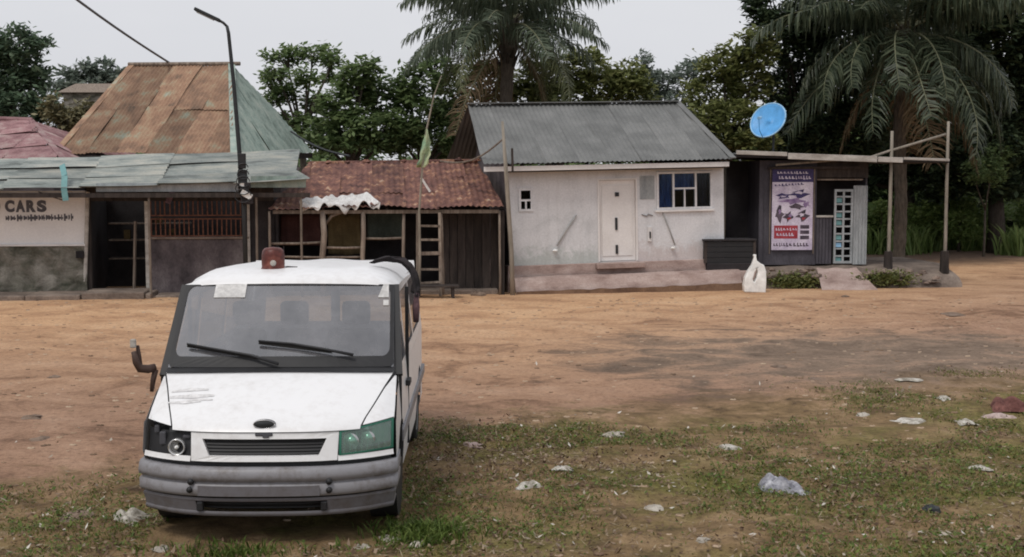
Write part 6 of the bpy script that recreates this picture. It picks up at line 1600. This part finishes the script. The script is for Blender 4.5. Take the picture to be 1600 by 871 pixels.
o = link(bpy.data.objects.new('weeds', np_mesh('weeds', V, F, M['weed']))); tag(o, 'low green weeds creeping over the brown foreground soil', 'weeds', kind='stuff')
# dry leaves: everywhere in the foreground, thick right of the van
def dry_p(x, y):
    w = weedy(x, y); p_ = 0.30*w + 0.9*w*np.clip((vnoise(x*1.1, y*1.1, 41)-0.5)*3, 0, 1)
    p_ += 1.8*np.exp(-(((x+0.25)/0.8)**2+((y-12.4)/1.0)**2)) + 0.5*np.exp(-(((x-0.4)/0.9)**2+((y-9.4)/0.5)**2))
    return np.where(in_view(x, y) & van_free(x, y), p_, 0)
x, y = scatter(120000, -6, 9, 8.7, 19.0, lambda a, b: dry_p(a, b)*0.5)
V, F = leaflets(x, y, 0.004, 0.022, 0.015, 0.055, 0.45)
o = link(bpy.data.objects.new('dry_leaves', np_mesh('dry_leaves', V, F, M['dry']))); tag(o, 'fallen dry brown leaves strewn across the foreground', 'leaves', kind='stuff')
x, y = scatter(16000, -6, 9, 8.7, 19.0, lambda a, b: np.where(in_view(a, b) & van_free(a, b), weedy(a, b)*0.5, 0))
V, F = leaflets(x, y, 0.008, 0.03, 0.06, 0.2, 0.12, 0.06)
o = link(bpy.data.objects.new('straw', np_mesh('straw', V, F, M['straw']))); tag(o, 'thin straw and twigs scattered among the weeds', 'straw', kind='stuff')
# grit and crumbs of soil on the sand
x, y = scatter(24000, -12, 13, 9, 29, lambda a, b: np.where(in_view(a, b), 0.25+0.5*np.clip((vnoise(a*0.7, b*0.7, 51)-0.45)*3, 0, 1), 0))
me = stone_mesh(3)
VV = np.array(me.v); FF = me.f; n = len(x); s_ = 0.006+0.026*g.random(n)**3; z = ground_z(x, y)
V = (VV[None]*s_[:, None, None]*np.array([1.2, 1, 1]) + np.stack([x, y, z-0.006], -1)[:, None]).reshape(-1, 3)
quad = np.array([f_ for f_ in FF if len(f_) == 4]); F = (quad[None]+(np.arange(n)*len(VV))[:, None, None]).reshape(-1, 4)
M['crumb'] = M_leaf('soil_crumb', (0.11, 0.072, 0.05), (0.29, 0.195, 0.13), (0.48, 0.37, 0.27), 0.0, 0.95)
o = link(bpy.data.objects.new('soil_crumbs', np_mesh('soil_crumbs', V, F, M['crumb'], False))); tag(o, 'small stones and crumbs of soil on the sandy ground', 'gravel', kind='stuff')
x, y = scatter(11000, -6, 9, 8.7, 20, lambda a, b: np.where(in_view(a, b) & van_free(a, b), np.clip(weedy(a, b)+0.1, 0, 1)*0.5*np.clip((vnoise(a, b, 71)-0.3)*3, 0, 1), 0))
V, F = leaflets(x, y, 0.012, 0.03, 0.012, 0.07, 0.35, 0.5)
M['fleck'] = M_leaf('pale_litter', (0.16, 0.12, 0.085), (0.32, 0.27, 0.21), (0.60, 0.57, 0.52), 0.0, 0.8)
o = link(bpy.data.objects.new('litter', np_mesh('litter', V, F, M['fleck']))); tag(o, 'small pale flecks of paper and plastic litter in the weeds', 'litter', kind='stuff')
# weeds on the kiosk platform's front
def kiosk_weeds():
    pts_ = []
    for (px0, px1, py0, py1, m_) in ((1200, 1276, 428, 448, 1800), (1345, 1425, 424, 442, 1500)):
        for _ in range(m_):
            q = KF.at(np.clip(g.normal((px0+px1)/2, (px1-px0)/4.2), px0-14, px1+14), min(450, g.normal((py0+py1)/2+2, (py1-py0)/3.4)), g.uniform(-1.08, -0.85)); pts_.append(KF.w(q.x, q.y, q.z))
    P_ = np.array([tuple(p_) for p_ in pts_]); return P_
P_ = kiosk_weeds(); n = len(P_); L_ = g.uniform(0.05, 0.13, n); nn = g.normal(size=(n, 3)); nn[:, 2] = abs(nn[:, 2])+0.5; nn /= np.linalg.norm(nn, axis=1)[:, None]
a_ = np.cross(nn, g.normal(size=(n, 3))); a_ /= np.linalg.norm(a_, axis=1)[:, None]; b_ = np.cross(nn, a_)
V = np.stack([P_-a_*L_[:, None]/2, P_+b_*L_[:, None]*0.25, P_+a_*L_[:, None]/2, P_-b_*L_[:, None]*0.25], 1).reshape(-1, 3)
o = link(bpy.data.objects.new('creeping_weeds', np_mesh('creeping_weeds', V, np.arange(len(V)).reshape(-1, 4), M['leaf_olive']))); tag(o, 'dark green weeds creeping over the front of the kiosk platform', 'weeds', kind='stuff')
# grassy bank at the right back
x, y = scatter(40000, 9, 26, 43, 55, lambda a, b: np.clip(vnoise(a*0.6, b*0.6, 61)*1.6-0.25, 0, 1)*((a > 9.5) & (b > 43.5+5*vnoise(a*0.5, b*0.5, 63)+1.5*vnoise(a*2.1, b*2.1, 64)-1.0)))
V, F = blades(x, y, 0.4, 1.3, 0.035, 0.5)
o = link(bpy.data.objects.new('bank_grass', tri_mesh('bank_grass', V, F, 'leaf_bank'))); tag(o, 'tall green grass under the trees beyond the kiosk', 'grass', kind='stuff')

# ------------------------------------------------------------------ single stones and pieces of rubbish
def stone(px, py, wpx, mat, label, seed, flat=0.55, name='stone', cat='stone'):
    q = G(px, py); s_ = wpx*q.y/F_PX/2; m_ = stone_mesh(seed, flat); rr = random.Random(seed); an = rr.uniform(0, 3)
    m_.v = [(x*s_*1.15, y*s_, z*s_*0.9-0.15*s_) for x, y, z in m_.v]
    o = m_.build(name, M[mat], None, smooth=False); o.location = (q.x, q.y, gz(q.x, q.y)); o.rotation_euler = (0, 0, an)
    return tag(o, label, cat)
M['stone_pale'] = M_mottle('pale_stone', [(0.3, (0.25, 0.22, 0.185)), (0.7, (0.52, 0.48, 0.42))], 6, 0.9, 0.5)
M['stone_brown'] = M_mottle('brown_stone', [(0.3, (0.12, 0.085, 0.065)), (0.7, (0.26, 0.19, 0.145))], 6, 0.95, 0.5)
stone(653, 853, 28, 'stone_pale', 'pale round stone at the bottom edge right of the van', 61)
stone(606, 841, 36, 'stone_pale', 'flat pale stone just right of the van bumper corner', 62, 0.35)
stone(565, 852, 34, 'stone_pale', 'pale stone below the van bumper near bottom edge', 63, 0.45)
stone(250, 864, 30, 'stone_pale', 'pale stone at the bottom edge left of the van bumper', 64)
stone(120, 808, 60, 'stone_brown', 'large flat brown stone left of the white rag', 65, 0.35)
stone(960, 681, 36, 'stone_pale', 'pale lump lying where sand meets weeds in the middle', 66, 0.6)
stone(1348, 646, 22, 'stone_pale', 'small pale lump in the weeds below the damp soil', 67)
stone(1022, 796, 34, 'stone_pale', 'grey-white stone among weeds in the bottom middle', 68, 0.5)
stone(1455, 803, 26, 'iron_dark', 'small black lump in the weeds at bottom right', 69, 0.9, 'lump', 'lump')
stone(50, 657, 34, 'stone_brown', 'dark brown clod on the sand at the left edge', 70, 0.4, 'clod', 'clod')
stone(62, 692, 30, 'stone_brown', 'brown clod on sand nearest the dark left-edge clod', 71, 0.4, 'clod', 'clod')
stone(84, 590, 20, 'stone_brown', 'small brown clod on the sand left of broken mirror', 72, 0.5, 'clod', 'clod')
stone(1273, 592, 26, 'stone_brown', 'dark flat clod on the damp soil in front of kiosk', 73, 0.3, 'clod', 'clod')
stone(1216, 574, 28, 'stone_brown', 'flat dark clod left of the damp patch', 74, 0.3, 'clod', 'clod')
stone(1490, 490, 56, 'stone_brown', 'long low dirt mound on the ground right of the kiosk', 75, 0.25, 'mound', 'mound')
stone(1100, 850, 24, 'stone_pale', 'small pale stone at the bottom edge right of centre', 76, 0.5)
def crumple(px, py, w, h, hz, mat, name, label, cat, seed, folds=6):
    q = G(px, py); k = q.y/F_PX; W = w*k; D_ = h*k*q.y/CAM_H*0.6; rr = random.Random(seed)
    a1, a2, a3 = rr.uniform(0, 6), rr.uniform(0, 6), rr.uniform(0, 6); mb = MB()
    def fn(a, b):
        r_ = math.hypot(a-0.5, b-0.5)*2; ed = max(0, 1-r_**2)
        x = (a-0.5)*W*(1+0.25*math.sin(b*5+a1)); y = (b-0.5)*D_*(1+0.3*math.sin(a*6+a2))
        z = hz*(0.25+0.75*ed)*(0.45+0.55*abs(math.sin(a*folds+a3)*math.cos(b*folds*0.8+a1))) + 0.012
        return (x, y, z*(0.15+0.85*min(1, ed*3)))
    mb.grid(fn, list(np.linspace(0, 1, 18)), list(np.linspace(0, 1, 14)))
    o = mb.build(name, M[mat], None, smooth=False, fix=False); o.location = (q.x, q.y, gz(q.x, q.y)); o.rotation_euler = (0, 0, rr.uniform(-0.4, 0.4))
    s_ = o.modifiers.new('thickness', 'SOLIDIFY'); s_.thickness = 0.004
    return tag(o, label, cat)
M['bag_grey'] = M_mottle('grey_plastic_bag', [(0.35, (0.10, 0.10, 0.12)), (0.5, (0.26, 0.26, 0.29)), (0.65, (0.5, 0.5, 0.53))], 9, 0.4, 0.2)
M['paper'] = M_mottle('dirty_paper', [(0.35, (0.22, 0.195, 0.16)), (0.5, (0.40, 0.37, 0.32)), (0.65, (0.60, 0.58, 0.54))], 14, 0.8, 0.2)
M['rag_red'] = M_mottle('red_brown_rag', [(0.35, (0.09, 0.035, 0.03)), (0.65, (0.22, 0.10, 0.085))], 7, 0.95, 0.3)
M['rag_pink'] = M_mottle('pale_pink_rag', [(0.35, (0.34, 0.25, 0.23)), (0.65, (0.55, 0.44, 0.41))], 7, 0.95, 0.3)
crumple(200, 812, 56, 26, 0.09, 'paper', 'cloth_scrap', 'crumpled white cloth scrap beside the left bumper corner', 'cloth', 81, 7)
crumple(1212, 764, 60, 40, 0.13, 'bag_grey', 'plastic_bag', 'crumpled grey and black plastic bag among the weeds', 'plastic bag', 82, 9)
crumple(1425, 660, 52, 12, 0.05, 'paper', 'paper_strip', 'long pale strip of paper right of the small pale lump', 'paper', 83, 5)
crumple(1140, 702, 34, 9, 0.03, 'paper', 'paper_scrap', 'flat white paper scrap above the grey plastic bag', 'paper', 84, 4)
crumple(1572, 640, 64, 20, 0.16, 'rag_red', 'rag_heap', 'reddish brown rag heap at the right edge', 'rag', 85, 7)
crumple(1562, 652, 44, 10, 0.06, 'rag_pink', 'rag_piece', 'pale pinkish rag in front of the red-brown heap', 'rag', 86, 6)
crumple(1508, 665, 26, 10, 0.04, 'paper', 'paper_scrap', 'small white scrap left of the red-brown rag heap', 'paper', 87, 5)
crumple(1476, 627, 20, 8, 0.05, 'paper', 'paper_scrap', 'small white scrap at the far edge of right weeds', 'paper', 88, 5)
crumple(1530, 736, 34, 8, 0.025, 'paper', 'paper_scrap', 'flat pale scrap in the weeds near the right edge', 'paper', 89, 4)
crumple(828, 760, 40, 14, 0.05, 'paper', 'paper_scrap', 'whitish green scrap in weeds left of bottom centre', 'paper', 90, 6)
crumple(880, 735, 30, 8, 0.03, 'paper', 'paper_scrap', 'thin pale scrap in the weeds at the middle', 'paper', 91, 5)
crumple(735, 698, 34, 9, 0.04, 'rag_pink', 'rag_piece', 'pinkish scrap among dry leaves right of the van', 'rag', 92, 5)
crumple(1420, 597, 36, 6, 0.02, 'paper', 'paper_scrap', 'pale flat scrap on the damp soil', 'paper', 93, 4)
# rubble at the stall fronts
for k, (px, py, w, lab) in enumerate(((122, 458, 26, 'broken concrete lump by the corner of the painted shop'), (196, 463, 30, 'concrete lump in front of the dark stall doorway'), (233, 466, 22, 'dark stone right of the stall doorway step'), (748, 461, 24, 'reddish clod in front of the red shed shutter'), (716, 455, 20, 'small clod by the shed shutter edge'), (1320, 465, 12, 'tiny pale stone below the kiosk ramp'))):
    stone(px, py, w, 'rubble' if k < 3 else 'stone_brown', lab, 120+k, 0.6)
# dark barrel at the right edge
q = P(1592, 372, 48.0)
bl = thing('barrel', 'dark barrel in shade at the right edge under the trees', 'barrel', (q.x, 48.0, 0))
MB().lathe([(0.0, 0.0), (0.40, 0.0), (0.42, 0.02), (0.42, 0.36), (0.435, 0.38), (0.42, 0.40), (0.42, 0.72), (0.435, 0.74), (0.42, 0.76), (0.42, 1.08), (0.43, 1.10), (0.40, 1.10), (0.38, 1.07), (0.0, 1.07)], 24).build('drum', M['iron_dark'], bl, smooth=False)
